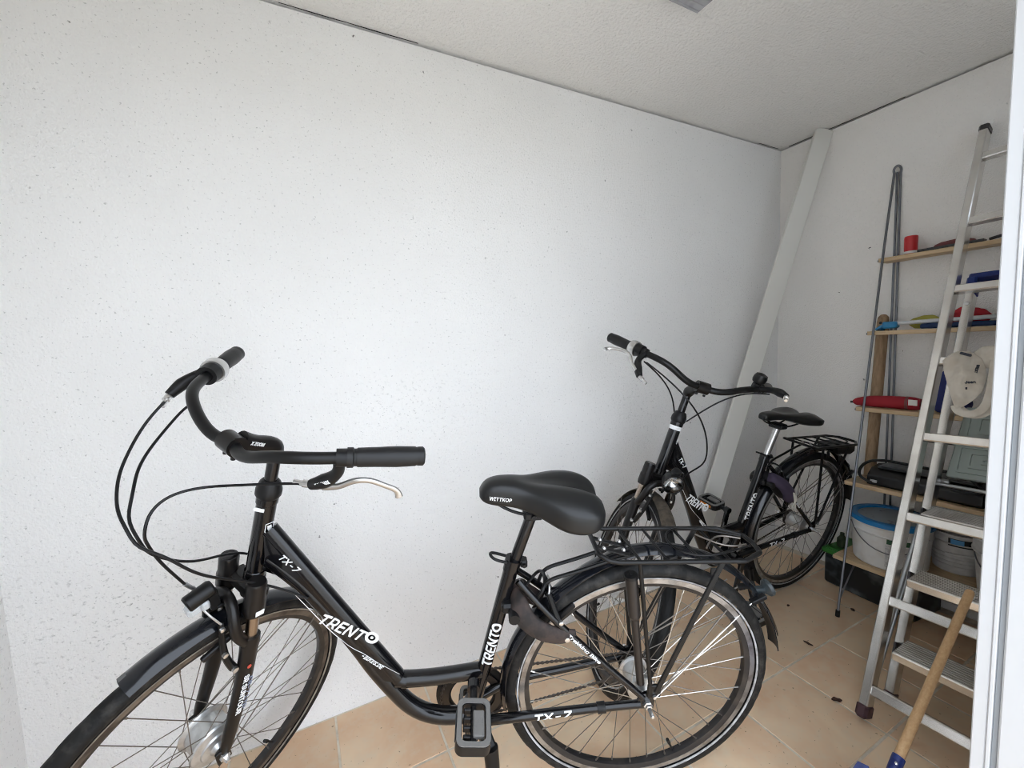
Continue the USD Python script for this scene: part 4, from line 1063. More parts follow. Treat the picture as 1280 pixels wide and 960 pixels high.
# frame pouch and cord on the second bicycle
pz = group_prim(B2_, "lock_cover", "purple cloth lock cover with a pale cord")
put2(pz, "sleeve", bumpy(tube(spline([(0.335, 0.03, 0.290), (0.29, 0.055, 0.268), (0.25, 0.068, 0.232), (0.215, 0.066, 0.185)], 20), np.interp(np.linspace(0, 1, 20), [0, .1, .9, 1], [0.018, 0.027, 0.027, 0.02]), 16), 0.004, 40), "purple_cloth", smooth=60)
put2(pz, "cord", tube(spline([(0.245, 0.098, 0.232), (0.232, 0.102, 0.20), (0.240, 0.098, 0.165), (0.222, 0.098, 0.150), (0.232, 0.10, 0.19), (0.25, 0.098, 0.236)], 30), 0.004, 7), "cord_white")

# ------------------------------------------------------------------ white board leaning in the corner
pa, pb = np.array([1.690, 1.452, 0.004]), np.array([2.474, 1.262, 2.286])
pdv = unit(pb - pa)
pn = unit(np.cross(pdv, (0.86, 0.50, 0)))
face = np.array([-0.50, -0.86, 0.0])
face = unit(face - pdv * (face @ pdv))
side = np.cross(pdv, face)
bp = thing("board", "long white painted board leaning into the room corner behind the parked bicycle", "board", (1.690, 1.452, 0))
add(bp, "plank", box((pa + pb) / 2 - np.array([1.690, 1.452, 0]), (np.linalg.norm(pb - pa), 0.084, 0.022), 0.002, np.stack([pdv, side, face], 1)), "white_lacquer", smooth=False)

# ------------------------------------------------------------------ ceiling lamp
lp = thing("ceiling_lamp", "grey rectangular ceiling lamp cut by the top picture edge", "lamp", (1.068, 0.877, H))
add(lp, "housing", box((0.0, 0.0, -0.012), (0.24, 0.20, 0.024), 0.004), "lamp_frame", smooth=False)
add(lp, "diffuser", box((0.0, 0.0, -0.033), (0.222, 0.182, 0.020), 0.006), "lamp_diffuser", smooth=False)
for k in range(9):
    add(lp, "rib", box((0.0, -0.08 + 0.02 * k, -0.0435), (0.20, 0.006, 0.003), 0.001), "lamp_diffuser", smooth=False)

# ------------------------------------------------------------------ shelf rack on the end wall
YS, YE = 0.972, 0.315
rackp = thing("shelf_rack", "wire A-frame shelf rack with five pale wooden boards on the end wall", "shelf", (2.30, 0.55, 0))
O = np.array([2.30, 0.55, 0])


def sput(name, mesh, material, smooth=35, label=None, parent=None):
    return add(parent or rackp, name, trimesh.Trimesh(np.array(mesh.vertices) - O, mesh.faces, process=False), material, smooth, label)


for yy, dy in ((YS, -0.036), (YE, 0.036)):
    Wf = group_prim(rackp, "wire_frame", "grey bent wire side frame")
    top = np.array([2.490, yy + dy * 0.05, 1.968])
    sput("front_wire", tube(np.array([top + (0, 0.004, 0), (2.40, yy - 0.002, 1.572), (2.036, yy + dy, 0.012)]), 0.0052, 8), "galvanised", parent=Wf)
    sput("hook", tube(spline([top + (0, 0.004, -0.004), top + (-0.004, 0.003, 0.018), top + (0, -0.008, 0.028), top + (0.003, -0.017, 0.018), top + (0.002, -0.018, -0.006)], 16), 0.0050, 8), "galvanised", parent=Wf)
    for k in (0, 1):
        sput("rear_wire", rod(top + (0.002, -0.006 - 0.012 * k, 0), (2.492, yy + dy * 0.25 - 0.024 * k, 0.10), 0.0046, 8), "galvanised", parent=Wf)
    sput("brace_wire", rod((2.060, yy + dy * 0.9, 0.075), (2.225, yy + dy * 0.7, 0.231), 0.0036, 8), "galvanised", parent=Wf)
    sput("foot_cap", rod((2.036, yy + dy, 0.0), (2.0385, yy + dy, 0.028), 0.0085, 10), "black_plastic", parent=Wf)
    sput("foot_cap", rod((2.492, yy + dy * 0.25 - 0.012, 0.0), (2.492, yy + dy * 0.25 - 0.012, 0.11), 0.0065, 10), "black_plastic", parent=Wf)
boards = [(1.572, 2.405, 2.488), (1.241, 2.327, 2.418), (0.900, 2.247, 2.352), (0.570, 2.170, 2.474), (0.241, 2.092, 2.474)]
for z, xa, xb in boards:
    sput("shelf_board", box(((xa + xb) / 2, (YS + 0.016 + YE - 0.02) / 2, z), (xb - xa, YS - YE + 0.036, 0.018), 0.0015), "wood_shelf", smooth=False)
    for yy in (YS + 0.004,):
        sput("shelf_bolt", rod((xa + 0.004, yy + 0.010, z - 0.002), (xa + 0.004, yy + 0.014, z - 0.002), 0.0055, 8), "galvanised")

# wooden pole behind the boards
po = thing("wooden_pole", "thick round wooden pole standing upright behind the shelf boards", "pole", (2.318, 0.955, 0.5795))
pt = np.array([2.4680, 0.985, 1.325]) - (2.318, 0.955, 0.5795)
add(po, "shaft", tube(np.array([(0, 0, 0.0045), pt * 0.5, pt * 0.955, pt * 0.985, pt]), [0.0215, 0.0225, 0.0225, 0.020, 0.011], 20), "wood_pole")
add(po, "hole", rod(pt * 0.945 + (-0.0232, 0.0, 0.004), pt * 0.945 + (-0.018, 0, 0.003), 0.006, 12), "dark_gap", label="dark drilled hole near the pole top")


# ------------------------------------------------------------------ things on the shelves
def simple(name, label, category, mesh, material, smooth=35, group=None, loc=None):
    """A one-mesh thing; its origin is at its base."""
    v = np.array(mesh.vertices)
    o = np.array([v[:, 0].mean(), v[:, 1].mean(), v[:, 2].min()]) if loc is None else np.asarray(loc, float)
    p = path_for("/World", name)
    m = usdkit.mesh(stage, p, trimesh.Trimesh(v - o, mesh.faces, process=False), MAT[material], smooth=smooth)
    UsdGeom.Xformable(m.GetPrim()).AddTranslateOp().Set(Gf.Vec3d(*map(float, o)))
    return keys(m.GetPrim(), label, category, group)


Z1, Z2, Z3, Z4, Z5 = [b[0] + 0.0092 for b in boards]
c = thing("cup", "small red plastic cup on the top shelf", "cup", (2.445, 0.888, Z1))
add(c, "body", lathe([(0, 0), (0.021, 0), (0.0215, 0.010), (0.0225, 0.012), (0.0235, 0.068), (0.0225, 0.078), (0.020, 0.080), (0.0195, 0.070), (0.018, 0.006), (0, 0.006)], 28), "cup_red")
add(c, "label", lathe([(0.0232, 0.004), (0.0236, 0.004), (0.0240, 0.014), (0.0236, 0.014)], 28), "label_white", label="pale band round the cup foot")
simple("magazine", "thin dark folded magazine lying along the top shelf edge", "magazine", box((2.425, 0.755, Z1 + 0.006), (0.030, 0.20, 0.011), 0.002), "magazine_dark", smooth=False)
simple("pouch", "flat reddish brown pouch on the top shelf behind the magazine", "pouch", bumpy(trimesh.creation.icosphere(3).apply_scale([0.018, 0.065, 0.017]).apply_translation((2.463, 0.755, Z1 + 0.0175)), 0.004, 40), "pouch_brown", smooth=60)
sc = thing("scissors", "small dark tool with thin pale handle on the top shelf beside the ladder rail", "tool", (2.43, 0.60, Z1))
add(sc, "handle", tube(spline([(0, 0.045, 0.008), (-0.005, 0.0, 0.014), (0.004, -0.05, 0.009)], 14), 0.006, 8), "magazine_dark")
add(sc, "tip", rod((0.004, -0.048, 0.009), (0.006, -0.085, 0.007), 0.003, 8), "galvanised")

# second shelf
mp = thing("mop", "mop with bright blue clamp and white stick lying along the second shelf", "mop", (2.36, 0.62, Z2))
add(mp, "stick", rod((-0.006, 0.275, 0.030), (0.002, -0.31, 0.042), 0.0085, 12), "white_pvc")
add(mp, "clamp", cat(box((-0.008, 0.292, 0.024), (0.040, 0.052, 0.030), 0.006)), "mop_blue", smooth=False)
pts = [(0.020 + 0.0, 0.335, 0.008), (0.0, 0.345, 0.016), (-0.02, 0.33, 0.010)]
for k in range(7):
    a = -0.022 + 0.0073 * k
    add(mp, "fringe", tube(spline([(a, 0.316, 0.022), (a * 1.2, 0.326, 0.014 + 0.004 * (k % 2)), (a * 1.3, 0.337 - 0.004 * (k % 3), 0.0065)], 10), 0.0055, 7), "mop_blue")
simple("cloth", "dark navy cloth bundled under the white mop stick", "cloth", bumpy(box((2.362, 0.68, Z2 + 0.0128), (0.045, 0.26, 0.019), 0.008).subdivide().subdivide().subdivide(), 0.005, 30), "cloth_navy", smooth=60)
simple("cloth", "yellow-green cloth folded behind the mop on the second shelf", "cloth", bumpy(trimesh.creation.icosphere(3).apply_scale([0.014, 0.055, 0.028]).apply_translation((2.410, 0.818, Z2 + 0.0300)), 0.006, 35), "cloth_yellow", smooth=60)
simple("cloth", "crumpled bright red cloth heaped on the second shelf between the ladder rails", "cloth", bumpy(cat(trimesh.creation.icosphere(4).apply_scale([0.016, 0.062, 0.040]).apply_translation((2.410, 0.685, Z2 + 0.042)), ), 0.010, 28), "cloth_red", smooth=60)
simple("cloth", "second small red cloth beyond the blue ladder cap", "cloth", bumpy(trimesh.creation.icosphere(3).apply_scale([0.016, 0.055, 0.030]).apply_translation((2.408, 0.540, Z2 + 0.0325)), 0.006, 28), "cloth_red", smooth=60)
simple("cloth", "grey cloth flattened on the second shelf behind the ladder", "cloth", bumpy(box((2.368, 0.47, Z2 + 0.0125), (0.06, 0.12, 0.019), 0.008).subdivide().subdivide().subdivide(), 0.004, 30), "cloth_grey", smooth=60)
simple("cap", "small black cap at the left end of the second shelf", "cap", lathe([(0, 0), (0.014, 0), (0.014, 0.014), (0.010, 0.020), (0, 0.020)], 16, (2.400, 0.966, Z2)), "black_plastic")

# third shelf
um = thing("umbrella", "closed dark red umbrella lying along the third shelf", "umbrella", (2.293, 0.85, Z3))
uu = spline([(-0.015, 0.160, 0.019), (-0.010, 0.10, 0.026), (0.0, 0.03, 0.0285), (0.003, -0.03, 0.029), (0.004, -0.072, 0.0285)], 30)
prof = np.interp(np.linspace(0, 1, 30), [0, .05, .3, .6, .9, 1], [0.008, 0.017, 0.025, 0.0275, 0.0275, 0.022])
add(um, "canopy", bumpy(tube(uu, prof, 20), 0.0016, 60), "umbrella_red", smooth=60)
add(um, "tip", rod((-0.0155, 0.158, 0.0185), (-0.0165, 0.170, 0.0178), 0.005, 10), "magazine_dark")
add(um, "strap", tube(np.array([(0.002, -0.024, 0.0292), (0.0028, -0.034, 0.0292)]), 0.0284, 20), "pouch_brown", label="brown closing strap")
add(um, "care_label", box((-0.0245, -0.054, 0.036), (0.0015, 0.030, 0.024), 0.0005, rot_about((0, 0, 1), -0.05)), "label_white", smooth=False, label="white paper tag")
add(um, "handle", rod((0.004, -0.070, 0.0285), (0.004, -0.092, 0.0285), 0.010, 12), "magazine_dark")
bb = trimesh.creation.icosphere(4)
v = np.array(bb.vertices)
v = np.sign(v) * np.abs(v) ** 0.6
v[:, 1] *= 1.0 - 0.35 * np.clip(v[:, 2], 0, 1)
bag = trimesh.Trimesh(v * (0.048, 0.058, 0.088) + (2.300, 0.690, Z3 + 0.0895), bb.faces, process=False)
simple("bag", "dark blue crumpled bag on the third shelf behind the ladder", "bag", bumpy(bag, 0.008, 22), "bag_blue", smooth=60)

# fourth shelf: black case with a cable loop
cs = thing("case", "low rounded black case with a cable loop on the fourth shelf", "case", (2.270, 0.735, Z4 + 0.0015))
prof = [(-0.085, 0), (0.095, 0), (0.10, 0.035), (0.085, 0.068), (0.02, 0.078), (-0.045, 0.070), (-0.080, 0.045)]
bx = extrude(Polygon(prof).buffer(-0.012).buffer(0.012, quad_segs=4), 0.35, (0, 0, 0), (1, 0, 0), (0, 0, 1)).subdivide().subdivide()
add(cs, "body", bumpy(bx, 0.002, 25), "case_black", smooth=50)
add(cs, "lid", box((0.005, 0.0, 0.0785), (0.12, 0.30, 0.010), 0.004), "crate_dark", smooth=False)
add(cs, "badge", box((-0.0862, 0.150, 0.020), (0.003, 0.024, 0.012), 0.001, rot_about((0, 1, 0), 0.15)), "hub_alloy", smooth=False, label="shiny pale fitting on the case front")
add(cs, "cable", tube(spline([(-0.088, 0.155, 0.012), (-0.095, 0.195, 0.035), (-0.05, 0.195, 0.085), (-0.02, 0.10, 0.104), (-0.03, -0.02, 0.104), (-0.06, -0.14, 0.098), (-0.080, -0.16, 0.088), (-0.090, -0.180, 0.075), (-0.108, -0.15, 0.060), (-0.115, -0.10, 0.062)], 60), 0.0058, 8), "black_plastic")
bxs = thing("storage_box", "black storage box at the right end of the fourth shelf", "box", (2.275, 0.446, Z4))
add(bxs, "body", box((0, 0, 0.058), (0.17, 0.19, 0.114), 0.006), "case_black", smooth=False)
add(bxs, "lid", box((0, 0, 0.118), (0.178, 0.198, 0.010), 0.003), "black_plastic", smooth=False)

# fifth shelf: buckets
def bucket(name, label, loc, r0, r1, hgt, body, rim=None, lid=None):
    b = thing(name, label, "bucket", loc)
    t = [(0, 0.0), (r0 - 0.004, 0.0), (r0, 0.004)]
    t += [(r0 + (r1 - r0) * 0.74, hgt * 0.74), (r1 + 0.001, hgt * 0.75), (r1 + 0.003, hgt * 0.77), (r1 * 0.992, hgt * 0.79), (r1, hgt * 0.93), (r1 + 0.004, hgt * 0.95)]
    t += [(r1 + 0.004, hgt), (r1 - 0.004, hgt), (r1 - 0.006, hgt * 0.8), (r0 - 0.004, 0.006), (0, 0.006)]
    add(b, "body", lathe(t, 56), body)
    if rim:
        add(b, "lid_rim", lathe([(r1 - 0.022, hgt - 0.004), (r1 + 0.0055, hgt - 0.004), (r1 + 0.008, hgt - 0.002), (r1 + 0.008, hgt + 0.012), (r1 + 0.004, hgt + 0.016), (r1 - 0.018, hgt + 0.016), (r1 - 0.022, hgt + 0.008)], 56), rim)
        add(b, "lid_panel", lathe([(0, hgt + 0.001), (r1 - 0.020, hgt + 0.001), (r1 - 0.020, hgt + 0.007), (0, hgt + 0.007)], 56), lid, label="dirty grey lid panel")
    return b


def wrap_patch(r_at, z0, z1, a0, a1, thick=0.0012, n=14):
    """A printed label lying on a tapered bucket wall."""
    an = np.radians(np.linspace(a0, a1, n))
    v, f = [], []
    for z in (z0, z1):
        for d in (0.0004, thick):
            for a in an:
                v.append(((r_at(z) + d) * math.cos(a), (r_at(z) + d) * math.sin(a), z))
    idx = lambda zi, di, k: (zi * 2 + di) * n + k
    for k in range(n - 1):
        f += [(idx(0, 1, k), idx(0, 1, k + 1), idx(1, 1, k + 1)), (idx(0, 1, k), idx(1, 1, k + 1), idx(1, 1, k))]
        f += [(idx(1, 0, k), idx(1, 1, k), idx(1, 1, k + 1)), (idx(1, 0, k), idx(1, 1, k + 1), idx(1, 0, k + 1))]
    return trimesh.Trimesh(np.array(v), f, process=False)


bk = bucket("bucket", "large white paint bucket with blue lid rim on the bottom shelf", (2.238, 0.840, Z5), 0.124, 0.134, 0.185, "bucket_white", "lid_blue", "lid_grey")
ra = lambda z: 0.1245 + 0.010 * z / 0.185
add(bk, "label", wrap_patch(ra, 0.118, 0.142, 196, 236, 0.0022), "label_green", smooth=False, label="dark green printed label block")
add(bk, "label", wrap_patch(ra, 0.016, 0.112, 194, 232, 0.0018), "label_grey", smooth=False, label="grey block of fine print")
hb = [((ra(z) + 0.004) * math.cos(math.radians(a)), (ra(z) + 0.004) * math.sin(math.radians(a)), z) for a, z in ((128, 0.162), (140, 0.140), (158, 0.108), (178, 0.085), (198, 0.076), (218, 0.085), (240, 0.110), (258, 0.150))]
add(bk, "wire_handle", tube(spline(hb, 40), 0.0022, 6), "galvanised")
b2 = bucket("bucket", "smaller greyish white bucket with black and blue label behind the ladder", (2.388, 0.670, Z5), 0.076, 0.086, 0.165, "bucket_grey")
rb = lambda z: 0.0765 + 0.010 * z / 0.165
for z in (0.030, 0.046, 0.062, 0.078):
    add(b2, "rib", lathe([(rb(z), z), (rb(z) + 0.0025, z + 0.002), (rb(z), z + 0.005)], 48), "bucket_grey")
add(b2, "label", wrap_patch(rb, 0.118, 0.150, 175, 262, 0.0022), "label_black", smooth=False, label="black label band")
add(b2, "label", wrap_patch(rb, 0.128, 0.148, 180, 205, 0.0032), "label_blue", smooth=False, label="blue and white label field")
add(b2, "handle_bar", tube(np.array([((rb(.085) + 0.008) * math.cos(math.radians(a)), (rb(.085) + 0.008) * math.sin(math.radians(a)), 0.088 - 0.00002 * (a - 210) ** 2 * 0.1) for a in np.linspace(172, 250, 20)]), 0.0042, 8), "bucket_white", label="white strap handle")
b3 = bucket("bucket", "tall pale grey bucket at the right end of the bottom shelf by the door frame", (2.205, 0.462, Z5), 0.098, 0.118, 0.250, "bucket_grey")
hb = [(-0.125 * math.cos(t) * 1.0, 0.118 * math.sin(t) * 0.95, 0.226 - 0.105 * math.cos(t)) for t in np.linspace(-1.45, 1.45, 24)]
add(b3, "wire_handle", tube(np.array(hb), 0.0022, 6), "galvanised")

# under the rack
cr = thing("crate", "dark see-through crate with green lid rim under the shelf rack", "crate", (2.372, 0.925, 0.0))
Rz = rot_about((0, 0, 1), -0.08)
def cput(name, mesh, material, smooth=False, label=None):
    return add(cr, name, trimesh.Trimesh(np.array(mesh.vertices) @ Rz.T, mesh.faces, process=False), material, smooth, label)
cput("body", box((0, 0, 0.078), (0.205, 0.37, 0.154), 0.010), "crate_dark")
cput("lid", box((0, 0, 0.168), (0.220, 0.39, 0.026), 0.006), "crate_green")
cput("lid_step", box((0, 0, 0.183), (0.19, 0.35, 0.008), 0.003), "crate_green")
simple("bottle", "little dark green bottle standing on the crate beside the white bucket", "bottle", lathe([(0, 0), (0.020, 0), (0.021, 0.004), (0.021, 0.040), (0.012, 0.052), (0.009, 0.056), (0.009, 0.070), (0, 0.070)], 18, (2.345, 1.068, 0.1872)), "bottle_green")

# ------------------------------------------------------------------ ladder
FT, TP = np.array([1.508, 0.622, 0.0]), np.array([2.470, 0.686, 2.042])
ld = unit(TP - FT)
ls = np.array([0.0, -1.0, 0.0])
ls = unit(ls - ld * (ls @ ld))
ln_ = np.cross(ld, ls)                            # away from the viewer, under the slope
LL = np.linalg.norm(TP - FT)
ladder = thing("ladder", "grey aluminium ladder with folded step section leaning against the end wall", "ladder", FT)
LB = np.stack([ls, ln_, ld], 1)
WID = 0.300                                       # clear width between the rails


def lpt(s, n, t):
    return ls * s + ln_ * n + ld * t


def lput(name, mesh, material, smooth=False, label=None):
    return add(ladder, name, mesh, material, smooth, label)


def rail(name, s, n0, t0, t1, w=0.025, d=0.046, m="aluminium"):
    hollow = cat(box(lpt(s, n0 + d / 2, (t0 + t1) / 2), (w, d, t1 - t0), 0.003, LB))
    return lput(name, hollow, m)


for s in (0.0, WID + 0.025):
    rail("rail", s, -0.012, 0.045, LL - 0.03)
    lput("end_cap", box(lpt(s, 0.0105, LL - 0.020), (0.029, 0.048, 0.032), 0.006, LB), "magazine_dark")
    lput("rubber_foot", box(lpt(s, 0.010, 0.043), (0.032, 0.052, 0.044), 0.010, LB), "ladder_foot", label="dark red rubber foot")
for k in range(8):
    t = 0.113 + 0.2845 * k
    lput("rung", box(lpt(0.0125 + WID / 2, 0.003, t), (WID + 0.004, 0.026, 0.030), 0.0035, LB), "aluminium")
# folded step section behind
N2 = 0.122
for s in (0.012, WID + 0.010):
    rail("step_rail", s, N2, 0.102, 1.585, 0.024, 0.045)
    lput("step_rail_cap", box(lpt(s, N2 + 0.022, 1.618), (0.029, 0.050, 0.074), 0.006, LB), "ladder_blue", label="blue plastic rail cap")
    lput("rubber_foot", box(lpt(s, N2 + 0.022, 0.100), (0.028, 0.052, 0.032), 0.006, LB), "ladder_foot")
    lput("cap_rivet", lathe([(0.008, 0), (0.008, 0.002), (0.004, 0.004), (0, 0.004)], 14, lpt(s, N2 - 0.0005, 1.54), -ln_), "bolt_steel")
lput("top_bar", box(lpt(0.012 + WID / 2, N2 + 0.022, 1.657), (WID + 0.02, 0.050, 0.020), 0.006, LB), "ladder_blue", label="blue plastic top bar")
hz = unit(np.array([1.0, 0.0, 0.0]) - ls * ls[0])
hup = np.cross(hz, ls) * -1
hup = hup if hup[2] > 0 else -hup
TB = np.stack([ls, hz, hup], 1)
for t in (0.098 * LL, 0.2021 * LL, 0.3009 * LL):
    c0 = lpt(0.018 + WID / 2, 0.0, t) + hz * 0.086
    lput("step", box(c0, (WID - 0.026, 0.112, 0.026), 0.003, TB), "aluminium")
    for q in range(9):
        lput("step_groove", box(c0 + hup * 0.0137 + hz * (-0.048 + 0.012 * q), (WID - 0.032, 0.006, 0.0022), 0.0006, TB), "aluminium_tread")
    lput("step_bracket", box(lpt(0.020, 0.02, t) + hz * 0.085, (0.008, 0.050, 0.036), 0.003, LB), "magazine_dark")

# grey tubular folding chair behind the ladder
CF = np.array([1.728, 0.632, 0.0])
cu_ = unit(np.array([2.242, 0.627, 1.077]) - np.array([1.803, 0.646, 0.274]))
cw = ls
cn = unit(np.cross(cu_, cw))
CB = np.stack([cw, cn, cu_], 1)
base_t = 0.0
c0 = np.array([1.803, 0.657, 0.274]) - cu_ * (0.274 / cu_[2]) + (0, 0, 0.005)
chair = thing("folding_chair", "folded grey tubular chair with embossed sage plastic seat behind the ladder", "chair", c0)


def kput(name, mesh, material, smooth=35, label=None):
    return add(chair, name, mesh, material, smooth, label)


cp_ = lambda s, n, t: cw * s + cn * n + cu_ * t
for s in (0.0, 0.285):
    kput("frame_tube", rod(cp_(s, 0, 0.012), cp_(s, 0, 1.13), 0.0068, 12), "grey_tube")
    kput("leg_tube", rod(cp_(s, 0.030, 0.016), cp_(s, 0.030, 0.86), 0.0055, 12), "grey_tube")
    kput("foot_cap", rod(cp_(s, 0, 0.0), cp_(s, 0, 0.03), 0.0095, 12), "black_plastic")
    kput("pivot", rod(cp_(s - 0.016, 0.012, 0.795), cp_(s + 0.040, 0.012, 0.795), 0.0085, 14), "grey_tube")
for t in (0.780, 0.690):
    kput("crossbar", rod(cp_(0.0, 0.004, t), cp_(0.285, 0.004, t), 0.0065, 12), "grey_tube")
seat = group_prim(chair, "seat_panel", "sage grey plastic panel embossed with nested rectangles")
kk = lambda mesh, name: add(seat, name, mesh, "plastic_sage", False)
kk(box(cp_(0.150, -0.004, 0.945), (0.235, 0.014, 0.270), 0.006, CB), "panel")
for (w, h, t0) in ((0.205, 0.100, 0.88), (0.150, 0.060, 0.88), (0.090, 0.024, 0.88), (0.205, 0.105, 1.012), (0.150, 0.064, 1.012), (0.090, 0.026, 1.012)):
    sh = rounded_rect(w, h, 0.008).difference(rounded_rect(w - 0.016, h - 0.016, 0.004))
    kk(extrude(sh, 0.006, cp_(0.150, -0.0135, t0), cw, cu_), "raised_rib")

# cream tote bag over a rung
tb = thing("tote_bag", "crumpled cream canvas tote bag hung over a ladder rung", "bag", FT + lpt(0.1, -0.02, 1.05))
B0_ = lpt(0.1, -0.02, 1.05)


def cloth(outline, depth, amp, seed, n0, h=0.006, sag=0.0):
    """A soft bag shape: outline in (across, along) of the ladder plane, thickest in the middle, both faces wrinkled."""
    g = Polygon(outline).buffer(0.004, quad_segs=3).simplify(0.0008)
    minx, miny, maxx, maxy = g.bounds
    gx, gy = np.meshgrid(np.arange(minx + h / 2, maxx, h), np.arange(miny + h / 2, maxy, h))
    inner = shapely.points(np.stack([gx.ravel(), gy.ravel()], 1))
    keep = shapely.contains(g.buffer(-h * 0.45), inner)
    ring_ = np.array(g.exterior.segmentize(h).coords)[:-1]
    p2 = np.vstack([ring_, np.stack([gx.ravel(), gy.ravel()], 1)[keep]])
    from scipy.spatial import Delaunay
    tri = Delaunay(p2).simplices
    cen = p2[tri].mean(1)
    tri = tri[shapely.contains(g, shapely.points(cen))]
    a, b, c_ = p2[tri[:, 0]], p2[tri[:, 1]], p2[tri[:, 2]]
    flip = ((b - a)[:, 0] * (c_ - a)[:, 1] - (b - a)[:, 1] * (c_ - a)[:, 0]) < 0
    tri[flip] = tri[flip][:, ::-1]
    dist = shapely.distance(g.exterior, shapely.points(p2))
    bulge = depth * np.sqrt(np.clip(dist / max(dist.max(), 1e-6), 0, 1))
    wr = (meshkit.fbm(np.stack([p2[:, 0] * 34, p2[:, 1] * 16, p2[:, 0] * 0 + seed], 1), 3, seed) - 0.5) * 2 * amp * np.clip(dist / 0.012, 0, 1)
    n = len(p2)
    front = np.array([lpt(x, n0 - bu / 2 - w, y) for (x, y), bu, w in zip(p2, bulge, wr)])
    back = np.array([lpt(x, n0 + bu / 2 + 0.0012 - w * 0.5, y) for (x, y), bu, w in zip(p2, bulge, wr)])
    v = np.vstack([front, back]) - B0_
    m = len(ring_)
    f = [tuple(t) for t in tri] + [tuple(t[::-1] + n) for t in tri]
    for i in range(m):
        j = (i + 1) % m
        f += [(i, n + j, j), (i, n + i, n + j)]
    t_ = trimesh.Trimesh(v, f, process=False)
    trimesh.repair.fix_normals(t_)
    return t_


body = [(0.036, 1.234), (0.048, 1.252), (0.067, 1.266), (0.095, 1.262), (0.122, 1.238), (0.134, 1.205), (0.140, 1.165), (0.137, 1.129), (0.124, 1.100), (0.108, 1.082), (0.090, 1.060), (0.080, 1.090), (0.062, 1.142), (0.046, 1.19)]
add(tb, "body", cloth(body, 0.030, 0.016, 3, -0.045), "canvas", smooth=80)
fold = [(0.098, 1.238), (0.104, 1.268), (0.120, 1.284), (0.150, 1.288), (0.190, 1.280), (0.215, 1.262), (0.214, 1.225), (0.160, 1.216), (0.128, 1.214)]
add(tb, "fold", cloth(fold, 0.022, 0.011, 8, -0.034), "canvas", smooth=80)
for off, dx in ((-0.052, 0.0), (-0.044, 0.012)):
    st_ = spline([lpt(0.084 + dx * 0.2, off + 0.01, 1.075), lpt(0.096 + dx, off, 1.053), lpt(0.116 + dx, off - 0.004, 1.043), lpt(0.138 + dx, off - 0.004, 1.048), lpt(0.156 + dx, off, 1.085), lpt(0.160 + dx, off, 1.14), lpt(0.158 + dx, off + 0.004, 1.20), lpt(0.152 + dx, off + 0.012, 1.245)], 40) - B0_
    add(tb, "strap", tube(st_, 0.0115, 10, up=ln_, ratio=0.16), "canvas", smooth=60)
dn = unit(-ld * 0.93 - ls * 0.1)
for k, (txt, s0, t0, hh) in enumerate((("BREST", 0.124, 1.208, 0.0065), ("Jean", 0.104, 1.142, 0.0080), ("E", 0.108, 1.122, 0.006))):
    dirx = dn if k == 0 else unit(ls + ld * 0.10)
    add(tb, "print", lettering(txt, hh, lpt(s0, -0.069, t0) - B0_, dirx, np.cross(-ln_, dirx), 0.004, True), "print_dark", smooth=False, label="dark printed lettering on the canvas")
add(tb, "print", extrude(rounded_rect(0.030, 0.008, 0.003), 0.004, lpt(0.092, -0.066, 1.248) - B0_, unit(ls - ld * 0.4), ld), "print_dark", smooth=False, label="dark logo at the bag rim")

# ------------------------------------------------------------------ shovel with blue blade
sa, sb = np.array([1.2025, 0.4199, 0.2229]), np.array([1.6232, 0.4280, 0.5120])
sd = unit(sb - sa)
so = np.array([0.93, 0.415, 0.0])
shv = thing("shovel", "wooden-handled shovel with blue metal head leaning on the ladder rungs", "shovel", so)
add(shv, "handle", tube(np.array([sa, sa + sd * 0.2, sb - sd * 0.005, sb]) - so, [0.0106, 0.0104, 0.0100, 0.0080], 20), "wood_handle")
sn = unit(CAM - sa - sd * ((CAM - sa) @ sd))
sl = unit(np.cross(sd, sn))
sl = sl if sl[1] > 0 else -sl
add(shv, "socket", tube(np.array([sa - sd * 0.13, sa - sd * 0.05, sa, sa + sd * 0.008]) - so, [0.009, 0.0115, 0.0125, 0.0125], 20), "tool_blue")
add(shv, "rivet", lathe([(0.0032, 0), (0.0032, 0.002), (0.0015, 0.003), (0, 0.003)], 12, sa - sd * 0.012 + sn * 0.0121 - so, sn), "bolt_steel")
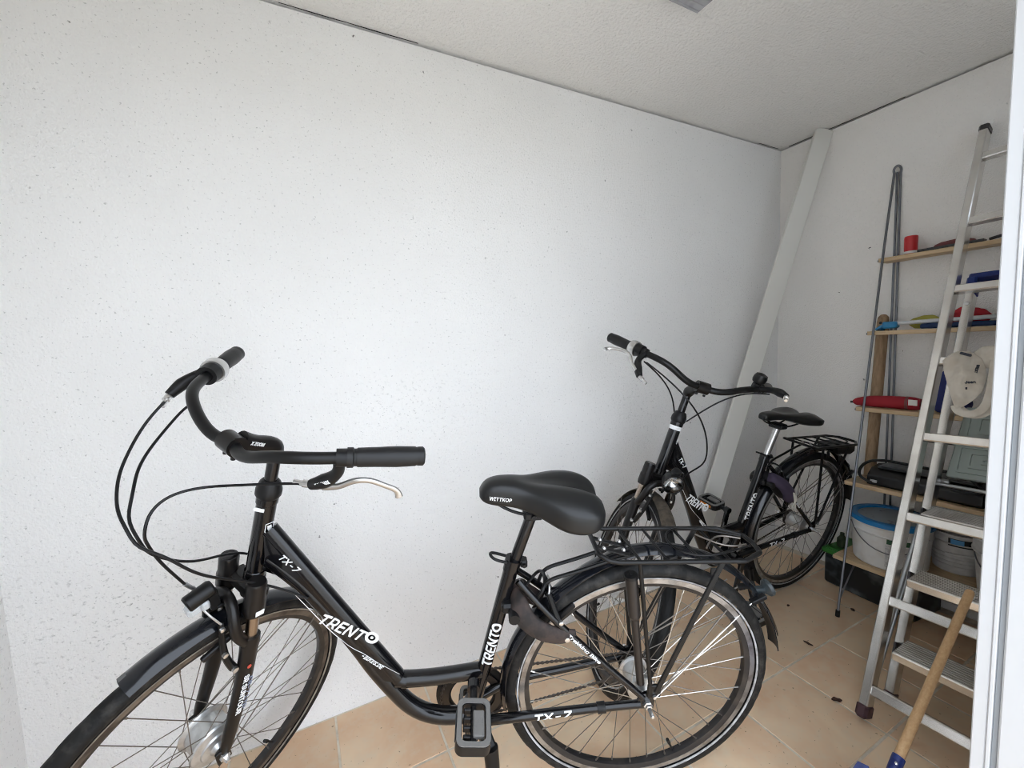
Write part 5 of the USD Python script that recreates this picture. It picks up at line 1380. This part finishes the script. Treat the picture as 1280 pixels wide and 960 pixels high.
outline = [(0.0, 0.0), (-0.020, 0.024), (-0.004, 0.038), (-0.010, 0.054), (-0.16, 0.070), (-0.24, 0.060), (-0.27, 0.0), (-0.24, -0.060), (-0.16, -0.066), (-0.010, -0.046), (-0.004, -0.036), (-0.020, -0.024)]
bl = extrude(Polygon(outline).buffer(0.003), 0.003).subdivide().subdivide()
vv = np.array(bl.vertices)
vv[:, 2] += 2.6 * vv[:, 1] ** 2 - 0.012
vv = sa - sd * 0.052 + vv[:, :1] * sd + vv[:, 1:2] * sl + vv[:, 2:] * sn - so
bl = trimesh.Trimesh(vv, bl.faces, process=False)
add(shv, "blade", bl, "tool_blue", smooth=40)

# ------------------------------------------------------------------ dry leaves on the tiles
rng = np.random.default_rng(5)
for (lx, ly, sz, lab) in ((1.543, 0.704, 0.016, "dark curled dry leaf on the tiles just left of the ladder foot"),
                          (2.395, 1.235, 0.022, "brown dry leaf on the tiles under the corner bicycle's rear wheel"),
                          (1.746, 0.902, 0.018, "thin reddish dry leaf stalk on the bare tiles between bicycle and shelf rack"),
                          (2.139, 0.925, 0.012, "tiny dark leaf crumb beside the shelf rack foot"),
                          (1.93, 1.085, 0.008, "tiny brown leaf crumb on the tile below the corner bicycle")):
    a0 = rng.uniform(0, 3.1)
    t = np.linspace(-1, 1, 9)
    wd = 0.30 if "stalk" in lab else 0.55
    pts = np.array([(x, wd * (1 - x * x) ** 0.8 * k) for k in (1, -1) for x in t[::k]])
    g = Polygon(pts * sz).buffer(0.0008)
    lf = extrude(g, 0.0012).subdivide()
    vv = np.array(lf.vertices)
    vv[:, 2] += 0.35 * np.abs(vv[:, 1]) * (1 + 0.5 * np.sin(vv[:, 0] * 300)) + 8 * vv[:, 0] ** 2
    vv = vv @ rot_about((0, 0, 1), a0).T
    vv[:, 2] += 0.0006 - vv[:, 2].min()
    simple("dry_leaf", lab, "leaf", trimesh.Trimesh(vv + (lx, ly, 0.0), lf.faces, process=False), "leaf_brown", smooth=False, loc=(lx, ly, 0))
